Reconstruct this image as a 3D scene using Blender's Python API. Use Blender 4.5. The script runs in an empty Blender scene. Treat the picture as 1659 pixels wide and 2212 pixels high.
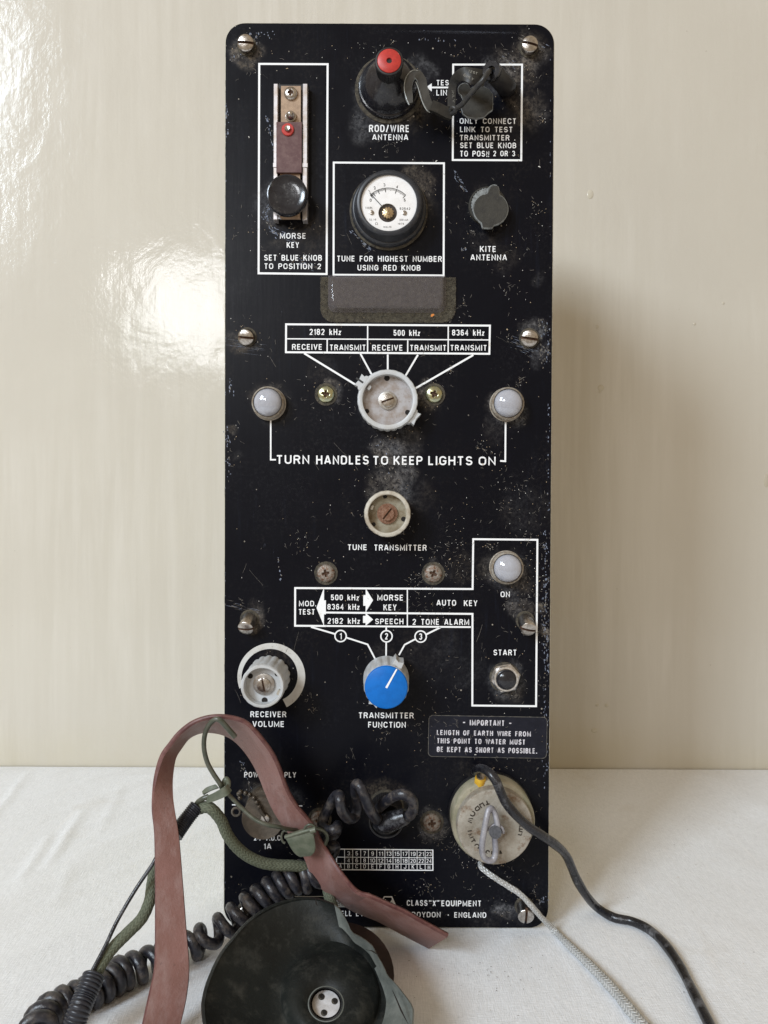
import bpy, bmesh, math, random
from mathutils import Vector, Matrix
random.seed(7)
C = bpy.context.scene.collection
sc = bpy.context.scene
R = math.radians
MM = 0.001
# ------------------------------------------------------------------ camera
# The picture is measured in a 1659 x 2212 grid ("grid pixels"). The camera is
# almost square-on to the front panel, which stands upright in the plane Y = 0.
W, H, FPX = 1659.0, 2212.0, 1662.0
CX, CY = W / 2, H / 2
DIST = 0.4758
PITCH, ROLL = R(0.69), R(0.24)
F = Vector((0, math.cos(PITCH), -math.sin(PITCH)))
R0 = Vector((1, 0, 0)); U0 = R0.cross(F)
RV = R0 * math.cos(ROLL) + U0 * math.sin(ROLL)
UV_ = U0 * math.cos(ROLL) - R0 * math.sin(ROLL)
def ray(x, y):
    return F * FPX + RV * (x - CX) + UV_ * (CY - y)
_d = ray(834, 2005)
CAM = Vector((-_d.x / _d.y * DIST, -DIST, -_d.z / _d.y * DIST))
cam_d = bpy.data.cameras.new('camera'); cam = bpy.data.objects.new('camera', cam_d); C.objects.link(cam)
cam.matrix_world = Matrix(((RV.x, UV_.x, -F.x, CAM.x), (RV.y, UV_.y, -F.y, CAM.y), (RV.z, UV_.z, -F.z, CAM.z), (0, 0, 0, 1)))
cam_d.sensor_fit = 'VERTICAL'; cam_d.sensor_height = 24; cam_d.lens = FPX / H * 24
cam_d.clip_start = 0.01; cam_d.clip_end = 50
sc.camera = cam
def P(x, y, d=0.0):                      # grid pixel -> point d mm in front of the panel plane
    r = ray(x, y); t = (-d * MM - CAM.y) / r.y
    return CAM + r * t
def TB(x, y, z=0.0):                     # grid pixel -> point z mm above the table
    r = ray(x, y); t = (z * MM - CAM.z) / r.z
    return CAM + r * t
WALL_Y = TB(1400, 1660).y
# ------------------------------------------------------------------ world, lamps, exposure
world = bpy.data.worlds.new('World'); sc.world = world; world.use_nodes = True
bg = world.node_tree.nodes['Background']; bg.inputs[0].default_value = (1.0, 0.80, 0.56, 1); bg.inputs[1].default_value = 0.48
def area(name, loc, target, sx, sy, energy, col):
    l = bpy.data.lights.new(name, 'AREA'); l.shape = 'RECTANGLE'; l.size = sx; l.size_y = sy
    l.energy = energy; l.color = col
    o = bpy.data.objects.new(name, l); C.objects.link(o); o.location = loc
    o.rotation_euler = (Vector(target) - Vector(loc)).to_track_quat('-Z', 'Y').to_euler()
    return o
area('window_light', (-2.6, -2.95, 2.35), (0, 0.1, 0.25), 1.05, 1.35, 160, (0.77, 0.885, 1.0))
area('window_light_far', (-0.80, -2.1, 1.05), (0, 0.1, 0.3), 0.42, 0.34, 12, (0.95, 0.97, 1.0))
sc.view_settings.view_transform = 'Standard'; sc.view_settings.look = 'None'
sc.view_settings.exposure = 0.0; sc.view_settings.gamma = 1
# ------------------------------------------------------------------ materials
def inp(n, k, v):
    if k in n.inputs: n.inputs[k].default_value = v
class NT:
    def __init__(s, name):
        s.m = bpy.data.materials.new(name); s.m.use_nodes = True; s.t = s.m.node_tree
        s.n = s.t.nodes; s.b = s.n['Principled BSDF']; s.tc = s.n.new('ShaderNodeTexCoord')
    def link(s, a, b): s.t.links.new(a, b)
    def coord(s, scale=(1, 1, 1), rot=(0, 0, 0), out='Object'):
        mp = s.n.new('ShaderNodeMapping'); mp.inputs['Scale'].default_value = scale; mp.inputs['Rotation'].default_value = rot
        s.link(s.tc.outputs[out], mp.inputs[0]); return mp.outputs[0]
    def noise(s, scale, detail=4, rough=0.6, vec=None, dist=0.0):
        n = s.n.new('ShaderNodeTexNoise'); inp(n, 'Scale', scale); inp(n, 'Detail', detail); inp(n, 'Roughness', rough); inp(n, 'Distortion', dist)
        s.link(vec if vec is not None else s.tc.outputs['Object'], n.inputs['Vector']); return n.outputs['Fac']
    def ramp(s, fac, a, b, ca=(0, 0, 0, 1), cb=(1, 1, 1, 1)):
        r = s.n.new('ShaderNodeValToRGB'); e = r.color_ramp.elements
        e[0].position = a; e[1].position = b; e[0].color = ca; e[1].color = cb
        s.link(fac, r.inputs[0]); return r.outputs[0]
    def math(s, op, a, b=None, clamp=False):
        m = s.n.new('ShaderNodeMath'); m.operation = op; m.use_clamp = clamp
        for i, v in enumerate((a, b)):
            if v is None: continue
            if isinstance(v, (int, float)): m.inputs[i].default_value = v
            else: s.link(v, m.inputs[i])
        return m.outputs[0]
    def mix(s, fac, a, b):
        m = s.n.new('ShaderNodeMix'); m.data_type = 'RGBA'
        for k, v in ((0, fac), (6, a), (7, b)):
            if isinstance(v, (int, float)): m.inputs[k].default_value = v
            elif isinstance(v, tuple): m.inputs[k].default_value = v if len(v) == 4 else v + (1,)
            else: s.link(v, m.inputs[k])
        return m.outputs[2]
    def bump(s, h, strength, dist, prev=None):
        b = s.n.new('ShaderNodeBump'); b.inputs['Strength'].default_value = strength; b.inputs['Distance'].default_value = dist
        s.link(h, b.inputs['Height'])
        if prev is not None: s.link(prev, b.inputs['Normal'])
        return b.outputs[0]
    def set(s, k, v):
        if isinstance(v, (int, float)): inp(s.b, k, v)
        elif isinstance(v, tuple): inp(s.b, k, v if (len(v) == 4 or k == 'Subsurface Radius') else v + (1,))
        else: s.link(v, s.b.inputs[k])
def mat(name, c1, c2=None, scale=300, lo=0.42, hi=0.62, rough=0.5, metal=0.0, bump=0.0, bscale=600, dust=None, dlo=0.5, dhi=0.7, dscale=180, coat=0.0, spec=0.5, r2=None):
    t = NT(name)
    c = c1 + (1,)
    if c2 is not None:
        f = t.ramp(t.noise(scale, 6, 0.65), lo, hi); c = t.mix(f, c1, c2)
    if dust is not None:
        fd = t.ramp(t.noise(dscale, 8, 0.72), dlo, dhi); c = t.mix(fd, c if not isinstance(c, tuple) else c1, dust)
        t.set('Roughness', t.math('ADD', t.math('MULTIPLY', fd, 0.35), rough, True))
        if metal: t.set('Metallic', t.math('MULTIPLY', t.math('SUBTRACT', 1.0, fd), metal))
    else:
        if r2 is not None: t.set('Roughness', t.math('ADD', t.math('MULTIPLY', t.noise(scale, 4), r2 - rough), rough, True))
        else: t.set('Roughness', rough)
        t.set('Metallic', metal)
    t.set('Base Color', c)
    t.set('Coat Weight', coat); t.set('Coat Roughness', 0.08); t.set('Specular IOR Level', spec)
    if bump: t.set('Normal', t.bump(t.noise(bscale, 5, 0.6), bump, 0.001))
    return t.m
M_ = {}
M_['print'] = mat('white_print', (0.90, 0.91, 0.92), (0.66, 0.61, 0.53), 90, 0.60, 0.76, rough=0.5, dust=(0.28, 0.24, 0.19), dlo=0.66, dhi=0.80, dscale=260)
M_['sticker_print'] = mat('sticker_print', (0.74, 0.72, 0.78), (0.45, 0.43, 0.45), 400, rough=0.4)
M_['scale'] = mat('grey_white_print', (0.62, 0.62, 0.60), (0.52, 0.50, 0.46), 60, rough=0.5, dust=(0.30, 0.24, 0.16), dlo=0.6, dhi=0.78, dscale=120)
M_['dark_print'] = mat('dark_print', (0.03, 0.03, 0.03), rough=0.6)
M_['stamp'] = mat('stamped_mark', (0.03, 0.022, 0.015), (0.06, 0.045, 0.03), 500, rough=0.8)
M_['edge'] = mat('bare_panel_edge', (0.50, 0.47, 0.38), (0.08, 0.08, 0.07), 120, 0.5, 0.7, rough=0.5)
M_['case'] = mat('case_paint', (0.42, 0.36, 0.14), (0.3, 0.26, 0.12), 60, rough=0.5)
M_['steel'] = mat('steel', (0.56, 0.53, 0.50), (0.36, 0.33, 0.30), 500, rough=0.28, metal=1.0, bump=0.15, bscale=900, dust=(0.22, 0.16, 0.11), dlo=0.62, dhi=0.78, dscale=420)
M_['chrome'] = mat('chrome_nut', (0.88, 0.89, 0.92), (0.60, 0.58, 0.56), 500, rough=0.28, metal=1.0, dust=(0.3, 0.24, 0.17), dlo=0.66, dhi=0.8, dscale=500)
M_['zinc'] = mat('yellow_zinc', (0.55, 0.54, 0.33), (0.42, 0.46, 0.36), 400, rough=0.25, metal=1.0, dust=(0.16, 0.13, 0.09), dlo=0.55, dhi=0.72, dscale=700)
M_['rusty'] = mat('rusty_steel', (0.29, 0.255, 0.22), (0.16, 0.08, 0.045), 480, 0.48, 0.62, rough=0.5, metal=0.5, bump=0.4, bscale=1500, dust=(0.33, 0.285, 0.23), dlo=0.6, dhi=0.75, dscale=900)
M_['rust'] = mat('rust', (0.17, 0.075, 0.04), (0.26, 0.15, 0.10), 600, rough=0.85, bump=0.5, bscale=1500)
M_['slot'] = mat('slot_dirt', (0.07, 0.035, 0.02), (0.14, 0.08, 0.05), 900, rough=0.9)
M_['rail'] = mat('aluminium_rail', (0.62, 0.60, 0.62), (0.50, 0.44, 0.40), 180, rough=0.38, metal=0.7, dust=(0.33, 0.27, 0.21), dlo=0.6, dhi=0.74, dscale=300)
M_['tan'] = mat('tan_board', (0.42, 0.29, 0.19), (0.30, 0.20, 0.13), 200, rough=0.55, dust=(0.20, 0.13, 0.08), dlo=0.6, dhi=0.8)
M_['maroon'] = mat('maroon_board', (0.085, 0.030, 0.030), (0.13, 0.065, 0.06), 220, rough=0.5, dust=(0.26, 0.18, 0.16), dlo=0.60, dhi=0.85, dscale=500)
M_['red'] = mat('red_plastic', (0.52, 0.045, 0.035), (0.42, 0.035, 0.03), 250, rough=0.38, dust=(0.55, 0.30, 0.26), dlo=0.62, dhi=0.70, dscale=330, spec=0.4)
M_['bakelite'] = mat('black_bakelite', (0.012, 0.012, 0.016), (0.02, 0.02, 0.024), 200, rough=0.16, dust=(0.10, 0.095, 0.085), dlo=0.55, dhi=0.85, dscale=240, bump=0.05)
M_['black'] = mat('black_plastic', (0.009, 0.009, 0.011), (0.016, 0.015, 0.016), 200, rough=0.42, dust=(0.08, 0.066, 0.05), dlo=0.55, dhi=0.85, dscale=400)
M_['bezel'] = mat('meter_bezel', (0.018, 0.020, 0.026), (0.028, 0.03, 0.036), 200, rough=0.4, dust=(0.10, 0.085, 0.065), dlo=0.55, dhi=0.85, dscale=300)
M_['grime'] = mat('dusty_flange', (0.10, 0.085, 0.062), (0.03, 0.027, 0.022), 350, 0.4, 0.62, rough=0.95, bump=0.6, bscale=1600)
M_['grey'] = mat('grey_knob', (0.54, 0.56, 0.58), (0.48, 0.48, 0.47), 120, rough=0.42, dust=(0.25, 0.20, 0.14), dlo=0.62, dhi=0.82, dscale=500)
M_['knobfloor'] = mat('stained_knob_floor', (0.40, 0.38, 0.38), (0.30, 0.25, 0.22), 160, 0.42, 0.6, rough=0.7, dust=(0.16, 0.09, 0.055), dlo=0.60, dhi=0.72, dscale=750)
M_['cream'] = mat('cream_knob', (0.52, 0.49, 0.42), (0.36, 0.31, 0.24), 150, 0.45, 0.62, rough=0.45, dust=(0.22, 0.15, 0.08), dlo=0.58, dhi=0.75, dscale=400)
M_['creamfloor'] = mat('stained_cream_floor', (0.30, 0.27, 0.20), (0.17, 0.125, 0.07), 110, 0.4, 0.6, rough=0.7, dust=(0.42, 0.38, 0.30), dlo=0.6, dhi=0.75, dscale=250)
M_['blue'] = mat('blue_cap', (0.002, 0.15, 0.55), (0.001, 0.13, 0.49), 200, rough=0.42, spec=0.3, dust=(0.12, 0.27, 0.55), dlo=0.66, dhi=0.80, dscale=420)
M_['washer'] = mat('washer_metal', (0.48, 0.47, 0.45), (0.34, 0.30, 0.26), 400, rough=0.4, metal=0.8, dust=(0.30, 0.24, 0.18), dlo=0.6, dhi=0.75, dscale=600)
M_['lampring'] = mat('lamp_ring', (0.46, 0.42, 0.36), (0.28, 0.22, 0.16), 400, rough=0.45, metal=0.25, bump=0.3, bscale=1800)
M_['brown_cap'] = mat('dusty_brown_cap', (0.14, 0.115, 0.09), (0.085, 0.07, 0.055), 150, 0.4, 0.62, rough=0.75, bump=0.3, bscale=900, dust=(0.26, 0.24, 0.20), dlo=0.62, dhi=0.85, dscale=300)
M_['olive_cap'] = mat('olive_rubber', (0.036, 0.033, 0.026), (0.022, 0.020, 0.017), 180, rough=0.7, dust=(0.10, 0.09, 0.07), dlo=0.58, dhi=0.9, dscale=350, bump=0.2)
M_['rubber_edge'] = mat('grey_rubber', (0.26, 0.28, 0.28), (0.12, 0.12, 0.12), 300, rough=0.6)
M_['chain'] = mat('bead_chain', (0.14, 0.12, 0.10), (0.08, 0.065, 0.05), 600, rough=0.35, metal=0.8)
M_['weight'] = mat('cream_weight', (0.39, 0.355, 0.30), (0.27, 0.235, 0.185), 60, 0.42, 0.6, rough=0.62, metal=0.15, bump=0.3, bscale=700, dust=(0.17, 0.10, 0.055), dlo=0.53, dhi=0.68, dscale=150)
M_['weight_rim'] = mat('green_weight_rim', (0.26, 0.25, 0.17), (0.38, 0.34, 0.25), 70, 0.42, 0.6, rough=0.6, bump=0.3, bscale=600, dust=(0.09, 0.085, 0.06), dlo=0.60, dhi=0.72, dscale=300)
M_['galv'] = mat('galvanised_wire', (0.40, 0.39, 0.41), (0.25, 0.245, 0.28), 160, 0.35, 0.65, rough=0.45, metal=0.3, bump=0.3, bscale=700)
M_['pin'] = mat('grey_pin', (0.035, 0.036, 0.042), (0.07, 0.07, 0.08), 600, rough=0.55)
M_['yellow'] = mat('yellow_sleeve', (0.72, 0.45, 0.04), (0.6, 0.32, 0.03), 300, rough=0.5)
M_['cable'] = mat('black_cable', (0.010, 0.010, 0.013), (0.02, 0.02, 0.024), 120, rough=0.27, dust=(0.15, 0.15, 0.16), dlo=0.54, dhi=0.68, dscale=75, bump=0.25, bscale=400)
M_['coil'] = mat('coil_cord', (0.013, 0.013, 0.018), (0.03, 0.03, 0.038), 200, rough=0.30, dust=(0.12, 0.10, 0.085), dlo=0.50, dhi=0.70, dscale=170, bump=0.35, bscale=380)
M_['thin'] = mat('thin_cable', (0.022, 0.022, 0.024), (0.04, 0.038, 0.034), 300, rough=0.4, bump=0.2)
M_['hook'] = mat('grey_brown_plate', (0.055, 0.051, 0.043), (0.036, 0.033, 0.028), 200, rough=0.55, dust=(0.11, 0.10, 0.08), dlo=0.6, dhi=0.85, dscale=400)
M_['hook_edge'] = mat('bright_plate_edge', (0.52, 0.55, 0.55), (0.22, 0.22, 0.2), 300, rough=0.4, metal=0.4)
M_['green_metal'] = mat('olive_painted_metal', (0.10, 0.115, 0.08), (0.14, 0.15, 0.11), 200, rough=0.38, dust=(0.30, 0.28, 0.18), dlo=0.68, dhi=0.8, dscale=300, bump=0.15)
M_['green_wire'] = mat('olive_wire', (0.060, 0.068, 0.048), (0.10, 0.10, 0.075), 200, rough=0.3, dust=(0.2, 0.19, 0.13), dlo=0.68, dhi=0.8, dscale=400)
M_['sleeve'] = mat('ribbed_rubber', (0.014, 0.015, 0.022), (0.024, 0.026, 0.034), 300, rough=0.35)
M_['leather_back'] = mat('dark_brown_leather', (0.016, 0.0075, 0.006), (0.026, 0.012, 0.009), 200, rough=0.6)
M_['cup_grey'] = mat('grey_torn_rubber', (0.15, 0.16, 0.145), (0.10, 0.11, 0.10), 120, rough=0.55, dust=(0.24, 0.23, 0.18), dlo=0.6, dhi=0.85, dscale=250, bump=0.2)
M_['white_disc'] = mat('white_disc', (0.66, 0.65, 0.66), (0.52, 0.50, 0.49), 200, rough=0.5, dust=(0.28, 0.24, 0.2), dlo=0.66, dhi=0.8, dscale=500)
M_['hole'] = mat('dark_hole', (0.012, 0.009, 0.007), rough=0.9)
M_['face'] = mat('meter_dial', (0.90, 0.90, 0.91), (0.84, 0.83, 0.83), 200, rough=0.45, dust=(0.5, 0.42, 0.33), dlo=0.70, dhi=0.9, dscale=100)
M_['brass'] = mat('brass', (0.60, 0.46, 0.26), (0.42, 0.32, 0.2), 700, rough=0.35, metal=0.9)
M_['sticker'] = mat('sticker_black', (0.006, 0.007, 0.014), (0.010, 0.011, 0.02), 150, spec=0.25, rough=0.36, dust=(0.10, 0.10, 0.11), dlo=0.62, dhi=0.9, dscale=420)
M_['sticker_edge'] = mat('sticker_edge', (0.13, 0.12, 0.10), (0.05, 0.05, 0.05), 300, rough=0.6)
M_['serial'] = mat('serial_plate', (0.45, 0.45, 0.43), (0.3, 0.3, 0.29), 300, rough=0.5)
M_['tag'] = mat('black_tag', (0.014, 0.013, 0.012), (0.026, 0.024, 0.02), 200, rough=0.5, dust=(0.10, 0.09, 0.07), dlo=0.58, dhi=0.85, dscale=300)
M_['tag_print'] = mat('tag_print', (0.30, 0.28, 0.24), (0.14, 0.13, 0.11), 500, rough=0.6)
M_['fleck_tan'] = mat('tan_fleck', (0.50, 0.38, 0.25), (0.34, 0.27, 0.18), 900, rough=0.9)
M_['fleck_white'] = mat('white_fleck', (0.66, 0.64, 0.60), rough=0.9)
M_['fleck_grey'] = mat('grey_fibre', (0.26, 0.235, 0.20), (0.13, 0.12, 0.11), 900, rough=0.9)
M_['fleck_brown'] = mat('brown_speck', (0.11, 0.06, 0.035), (0.05, 0.035, 0.025), 900, rough=0.9)
M_['scuff_blue'] = mat('scuff_blue', (0.22, 0.25, 0.33), (0.07, 0.085, 0.12), 500, rough=0.6)
M_['scuff_grey'] = mat('scuff_grey', (0.20, 0.18, 0.155), (0.06, 0.055, 0.05), 500, rough=0.8)
M_['orange'] = mat('orange_chip', (0.65, 0.22, 0.04), rough=0.7)
def lens_mat():
    t = NT('milky_lens')
    f = t.ramp(t.noise(160, 5), 0.35, 0.7)
    t.set('Base Color', t.mix(f, (0.43, 0.445, 0.50), (0.36, 0.36, 0.39)))
    t.set('Roughness', 0.07); t.set('Subsurface Weight', 0.35); t.set('Subsurface Radius', (0.003, 0.003, 0.003)); inp(t.b, 'Subsurface Scale', 1.0)
    t.set('Coat Weight', 1.0); t.set('Coat Roughness', 0.03)
    return t.m
M_['lens'] = lens_mat()
def clear_mat(name, col, alpha_rough, dusty):
    t = NT(name); n = t.n
    tr = n.new('ShaderNodeBsdfTransparent'); tr.inputs[0].default_value = (0.99, 0.985, 0.98, 1)
    gl = n.new('ShaderNodeBsdfGlossy'); gl.inputs['Roughness'].default_value = alpha_rough; gl.inputs[0].default_value = (1, 1, 1, 1)
    fr = n.new('ShaderNodeFresnel'); fr.inputs[0].default_value = 1.45
    ge = n.new('ShaderNodeNewGeometry'); mx = n.new('ShaderNodeMixShader'); t.link(t.math('MULTIPLY', fr.outputs[0], t.math('SUBTRACT', 1.0, ge.outputs['Backfacing'])), mx.inputs[0]); t.link(tr.outputs[0], mx.inputs[1]); t.link(gl.outputs[0], mx.inputs[2])
    df = n.new('ShaderNodeBsdfDiffuse'); df.inputs[0].default_value = col + (1,)
    mx2 = n.new('ShaderNodeMixShader')
    f = t.math('MULTIPLY', t.ramp(t.noise(450, 8, 0.75), 0.40, 0.72), dusty[1] - dusty[0]); f = t.math('ADD', f, dusty[0], True)
    t.link(f, mx2.inputs[0]); t.link(mx.outputs[0], mx2.inputs[1]); t.link(df.outputs[0], mx2.inputs[2])
    t.link(mx2.outputs[0], n['Material Output'].inputs[0]); return t.m
M_['glass'] = clear_mat('meter_glass', (0.5, 0.45, 0.38), 0.03, (0.0, 0.03))
M_['pocket_clear'] = clear_mat('dusty_clear_plastic', (0.16, 0.142, 0.150), 0.07, (0.34, 0.52))
M_['pocket_rim'] = clear_mat('dusty_clear_rim', (0.15, 0.135, 0.10), 0.12, (0.03, 0.55))
# dusty leather
def leather():
    t = NT('brown_leather')
    f = t.ramp(t.noise(45, 6, 0.6), 0.35, 0.65)
    c = t.mix(f, (0.190, 0.092, 0.076), (0.235, 0.118, 0.102))
    d = t.ramp(t.noise(70, 10, 0.75, t.coord((1.6, 1, 0.55))), 0.46, 0.68)
    c = t.mix(t.math('MULTIPLY', d, 0.45), c, (0.36, 0.265, 0.25))
    s = t.ramp(t.noise(380, 6, 0.7), 0.60, 0.70); s2 = t.ramp(t.noise(30, 3), 0.45, 0.6)
    c = t.mix(t.math('MULTIPLY', t.math('MULTIPLY', s, s2), 0.7), c, (0.07, 0.035, 0.03))
    t.set('Base Color', c); t.set('Roughness', t.math('ADD', t.math('MULTIPLY', d, 0.25), 0.42)); t.set('Specular IOR Level', 0.4)
    t.set('Normal', t.bump(t.noise(1000, 5, .7), 0.35, 0.0008, t.bump(t.noise(120, 4), .25, .002))); return t.m
M_['leather'] = leather()
M_['leather_edge'] = mat('leather_edge', (0.10, 0.035, 0.033), (0.16, 0.07, 0.06), 200, rough=0.5)
# braided cord materials use the tube UVs (u around, v along in metres)
def braid(name, c1, c2, nu, nv, metal=0.0, rough=0.8, depth=0.6):
    t = NT(name); sp = t.n.new('ShaderNodeSeparateXYZ'); t.link(t.tc.outputs['UV'], sp.inputs[0])
    u = t.math('MULTIPLY', sp.outputs[0], float(nu)); v = t.math('MULTIPLY', sp.outputs[1], float(nv))
    tri = t.math('MULTIPLY', t.math('PINGPONG', u, 0.5), 1.6)
    s = t.math('FRACT', t.math('ADD', v, tri))
    st = t.math('PINGPONG', t.math('MULTIPLY', s, 1.0), 0.5); st = t.math('MULTIPLY', st, 2.0)
    cell = t.math('PINGPONG', t.math('MULTIPLY', u, 2.0), 0.5); cell = t.math('MULTIPLY', cell, 2.0, True)
    h = t.math('MULTIPLY', t.math('POWER', st, 0.7), t.math('ADD', t.math('MULTIPLY', cell, 0.5), 0.5))
    n = t.noise(300, 4); f = t.math('MULTIPLY', t.math('ADD', h, n), 0.6, True)
    t.set('Base Color', t.mix(f, c1, c2)); t.set('Roughness', rough); t.set('Metallic', metal)
    t.set('Normal', t.bump(h, depth, 0.0006)); return t.m
M_['green_braid'] = braid('green_braided_cord', (0.028, 0.034, 0.020), (0.17, 0.185, 0.125), 7, 430)
M_['silver_braid'] = braid('tinned_braid', (0.22, 0.22, 0.21), (0.86, 0.87, 0.86), 5, 430, metal=0.35, rough=0.42, depth=0.9)
def leather_dark_cup():
    t = NT('black_rubber_cup')
    f = t.ramp(t.noise(30, 5, 0.6), 0.4, 0.65); c = t.mix(f, (0.007, 0.008, 0.0075), (0.014, 0.0165, 0.015))
    d = t.ramp(t.noise(110, 9, 0.7), 0.50, 0.80); c = t.mix(t.math('MULTIPLY', d, 0.45), c, (0.10, 0.095, 0.08))
    t.set('Base Color', c); t.set('Roughness', t.math('ADD', t.math('MULTIPLY', d, 0.3), 0.5)); t.set('Specular IOR Level', 0.28); t.set('Normal', t.bump(t.noise(400, 5, .7), 0.3, 0.001)); return t.m
M_['cup'] = leather_dark_cup()
# ---- panel paint: black, with dust settled round the fittings, scuffs and specks
HALOS = [  # grid x, y, radius, strength of settled dust
 (540,108,48,1.0),(515,130,40,.8),(1150,110,48,.9),(1115,140,52,.85),(1080,170,60,.55),(1130,240,60,.45),(1100,300,60,.25),
 (838,205,100,.55),(800,265,60,.45),(905,140,45,.5),(590,440,55,.45),(670,500,70,.35),(590,530,30,.4),(843,456,100,.55),(900,390,50,.5),
 (1060,450,62,.4),(1045,520,45,.3),(1080,545,50,.3),(530,735,42,.75),(1145,715,48,.75),(1172,770,30,.5),(585,875,52,.5),(1097,880,58,.6),(1075,930,45,.4),
 (703,852,34,.8),(938,852,36,.8),(838,880,88,.35),(700,800,50,.25),(870,960,60,.45),(838,985,46,.8),(850,1030,48,.75),(838,1075,60,.65),(900,1080,60,.3),
 (702,1240,32,.8),(938,1240,36,.8),(1000,1230,60,.25),(1093,1225,60,.65),(1120,1270,45,.45),(545,1330,38,1.0),(1128,1330,44,.8),(1178,1320,20,.9),(1178,1370,20,.9),(1176,1260,16,.6),
 (1092,1465,58,.65),(585,1460,75,.4),(840,1440,70,.4),(930,1400,90,.25),(1000,1440,60,.2),(1176,1470,16,.5),
 (580,1740,85,.6),(690,1770,42,.7),(834,1730,70,.45),(932,1780,42,.85),(990,1760,35,.5),(1040,1700,70,.4),(1060,1990,50,.35),(1110,1970,34,.8),(1160,1960,22,.4),(1140,1100,80,.25),
 (505,930,18,.5),(500,995,18,.4),(620,230,40,.4),(1172,600,20,.3)]
def panel_mat():
    t = NT('black_panel_paint'); o = t.tc.outputs['Object']; acc = None
    wn = t.n.new('ShaderNodeTexNoise'); inp(wn, 'Scale', 26.0); inp(wn, 'Detail', 5); t.link(o, wn.inputs['Vector'])
    off = t.n.new('ShaderNodeVectorMath'); off.operation = 'SUBTRACT'; t.link(wn.outputs['Color'], off.inputs[0]); off.inputs[1].default_value = (.5, .5, .5)
    sc_ = t.n.new('ShaderNodeVectorMath'); sc_.operation = 'SCALE'; t.link(off.outputs[0], sc_.inputs[0]); sc_.inputs['Scale'].default_value = 0.035
    wo = t.n.new('ShaderNodeVectorMath'); wo.operation = 'ADD'; t.link(o, wo.inputs[0]); t.link(sc_.outputs[0], wo.inputs[1])
    for (x, y, r, s) in HALOS:
        s = s * (0.45 if s < .42 else 1); p = P(x, y); dn = t.n.new('ShaderNodeVectorMath'); dn.operation = 'DISTANCE'
        t.link(wo.outputs[0], dn.inputs[0]); dn.inputs[1].default_value = (p.x, 0, p.z)
        mr = t.n.new('ShaderNodeMapRange'); mr.interpolation_type = 'SMOOTHERSTEP'
        t.link(dn.outputs['Value'], mr.inputs['Value']); rr = r * 0.2863 * MM * .86
        mr.inputs['From Min'].default_value = rr * 0.45; mr.inputs['From Max'].default_value = rr * 1.15
        mr.inputs['To Min'].default_value = s; mr.inputs['To Max'].default_value = 0.0
        acc = mr.outputs[0] if acc is None else t.math('MAXIMUM', acc, mr.outputs[0])
    fine = t.noise(420, 10, 0.78); mid = t.noise(90, 8, 0.7)
    cloud = t.math('MULTIPLY', t.ramp(mid, 0.40, 0.62), t.ramp(fine, 0.43, 0.58))
    d = t.math('MULTIPLY', acc, t.math('ADD', t.math('MULTIPLY', cloud, 1.35), 0.12), True)
    film = t.math('MULTIPLY', t.ramp(t.noise(24, 6, 0.65), 0.45, 0.75), t.math('MULTIPLY', t.ramp(fine, 0.50, 0.66), 0.16))
    d = t.math('ADD', d, film, True)
    # wiped brush-like scuffs, bluish
    sv = t.coord((260, 1, 22), (0, R(-8), 0)); sc1 = t.ramp(t.noise(1.0, 6, 0.7, sv), 0.55, 0.75)
    area_ = t.ramp(t.noise(13, 3, 0.5), 0.46, 0.60); scuff = t.math('MULTIPLY', sc1, area_)
    base = t.mix(t.math('MULTIPLY', scuff, 0.5), (0.0028, 0.0032, 0.0062), (0.013, 0.017, 0.030))
    # rubbed blue-white patches
    rb = t.math('MULTIPLY', t.ramp(t.noise(60, 8, 0.8, t.coord((1.8, 1, 0.6))), 0.66, 0.74), t.ramp(t.noise(17, 2), 0.52, 0.6))
    base = t.mix(t.math('MULTIPLY', rb, 0.5), base, (0.16, 0.18, 0.24))
    dc = t.mix(t.ramp(t.noise(16, 3), .42, .58), (0.22, 0.18, 0.135), (0.20, 0.20, 0.21))
    c = t.mix(t.math('MULTIPLY', d, 0.72), base, dc)
    # small specks
    vo = t.n.new('ShaderNodeTexVoronoi'); vo.inputs['Scale'].default_value = 260; t.link(o, vo.inputs['Vector'])
    sp = t.n.new('ShaderNodeSeparateXYZ'); t.link(vo.outputs['Color'], sp.inputs[0])
    pick = t.math('GREATER_THAN', t.math('ADD', sp.outputs[0], t.math('MULTIPLY', d, 0.3)), 0.86)
    size = t.math('MULTIPLY', t.math('POWER', sp.outputs[1], 3.0), 0.15)
    spk = t.math('MULTIPLY', t.math('LESS_THAN', vo.outputs['Distance'], size), pick)
    c = t.mix(t.math('MULTIPLY', t.math('MULTIPLY', spk, t.ramp(mid, .5, .56)), 0.75), c, (0.40, 0.36, 0.30))
    t.set('Base Color', c)
    r = t.math('ADD', t.math('MULTIPLY', d, 0.5), t.math('ADD', t.math('MULTIPLY', t.noise(50, 5), 0.20), 0.24), True)
    t.set('Roughness', r); t.set('Specular IOR Level', 0.13)
    b = t.bump(t.noise(1.0, 5, 0.6, sv), 0.10, 0.0006); b = t.bump(d, 0.25, 0.0004, b); t.set('Normal', b)
    return t.m
M_['panel'] = panel_mat()
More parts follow.
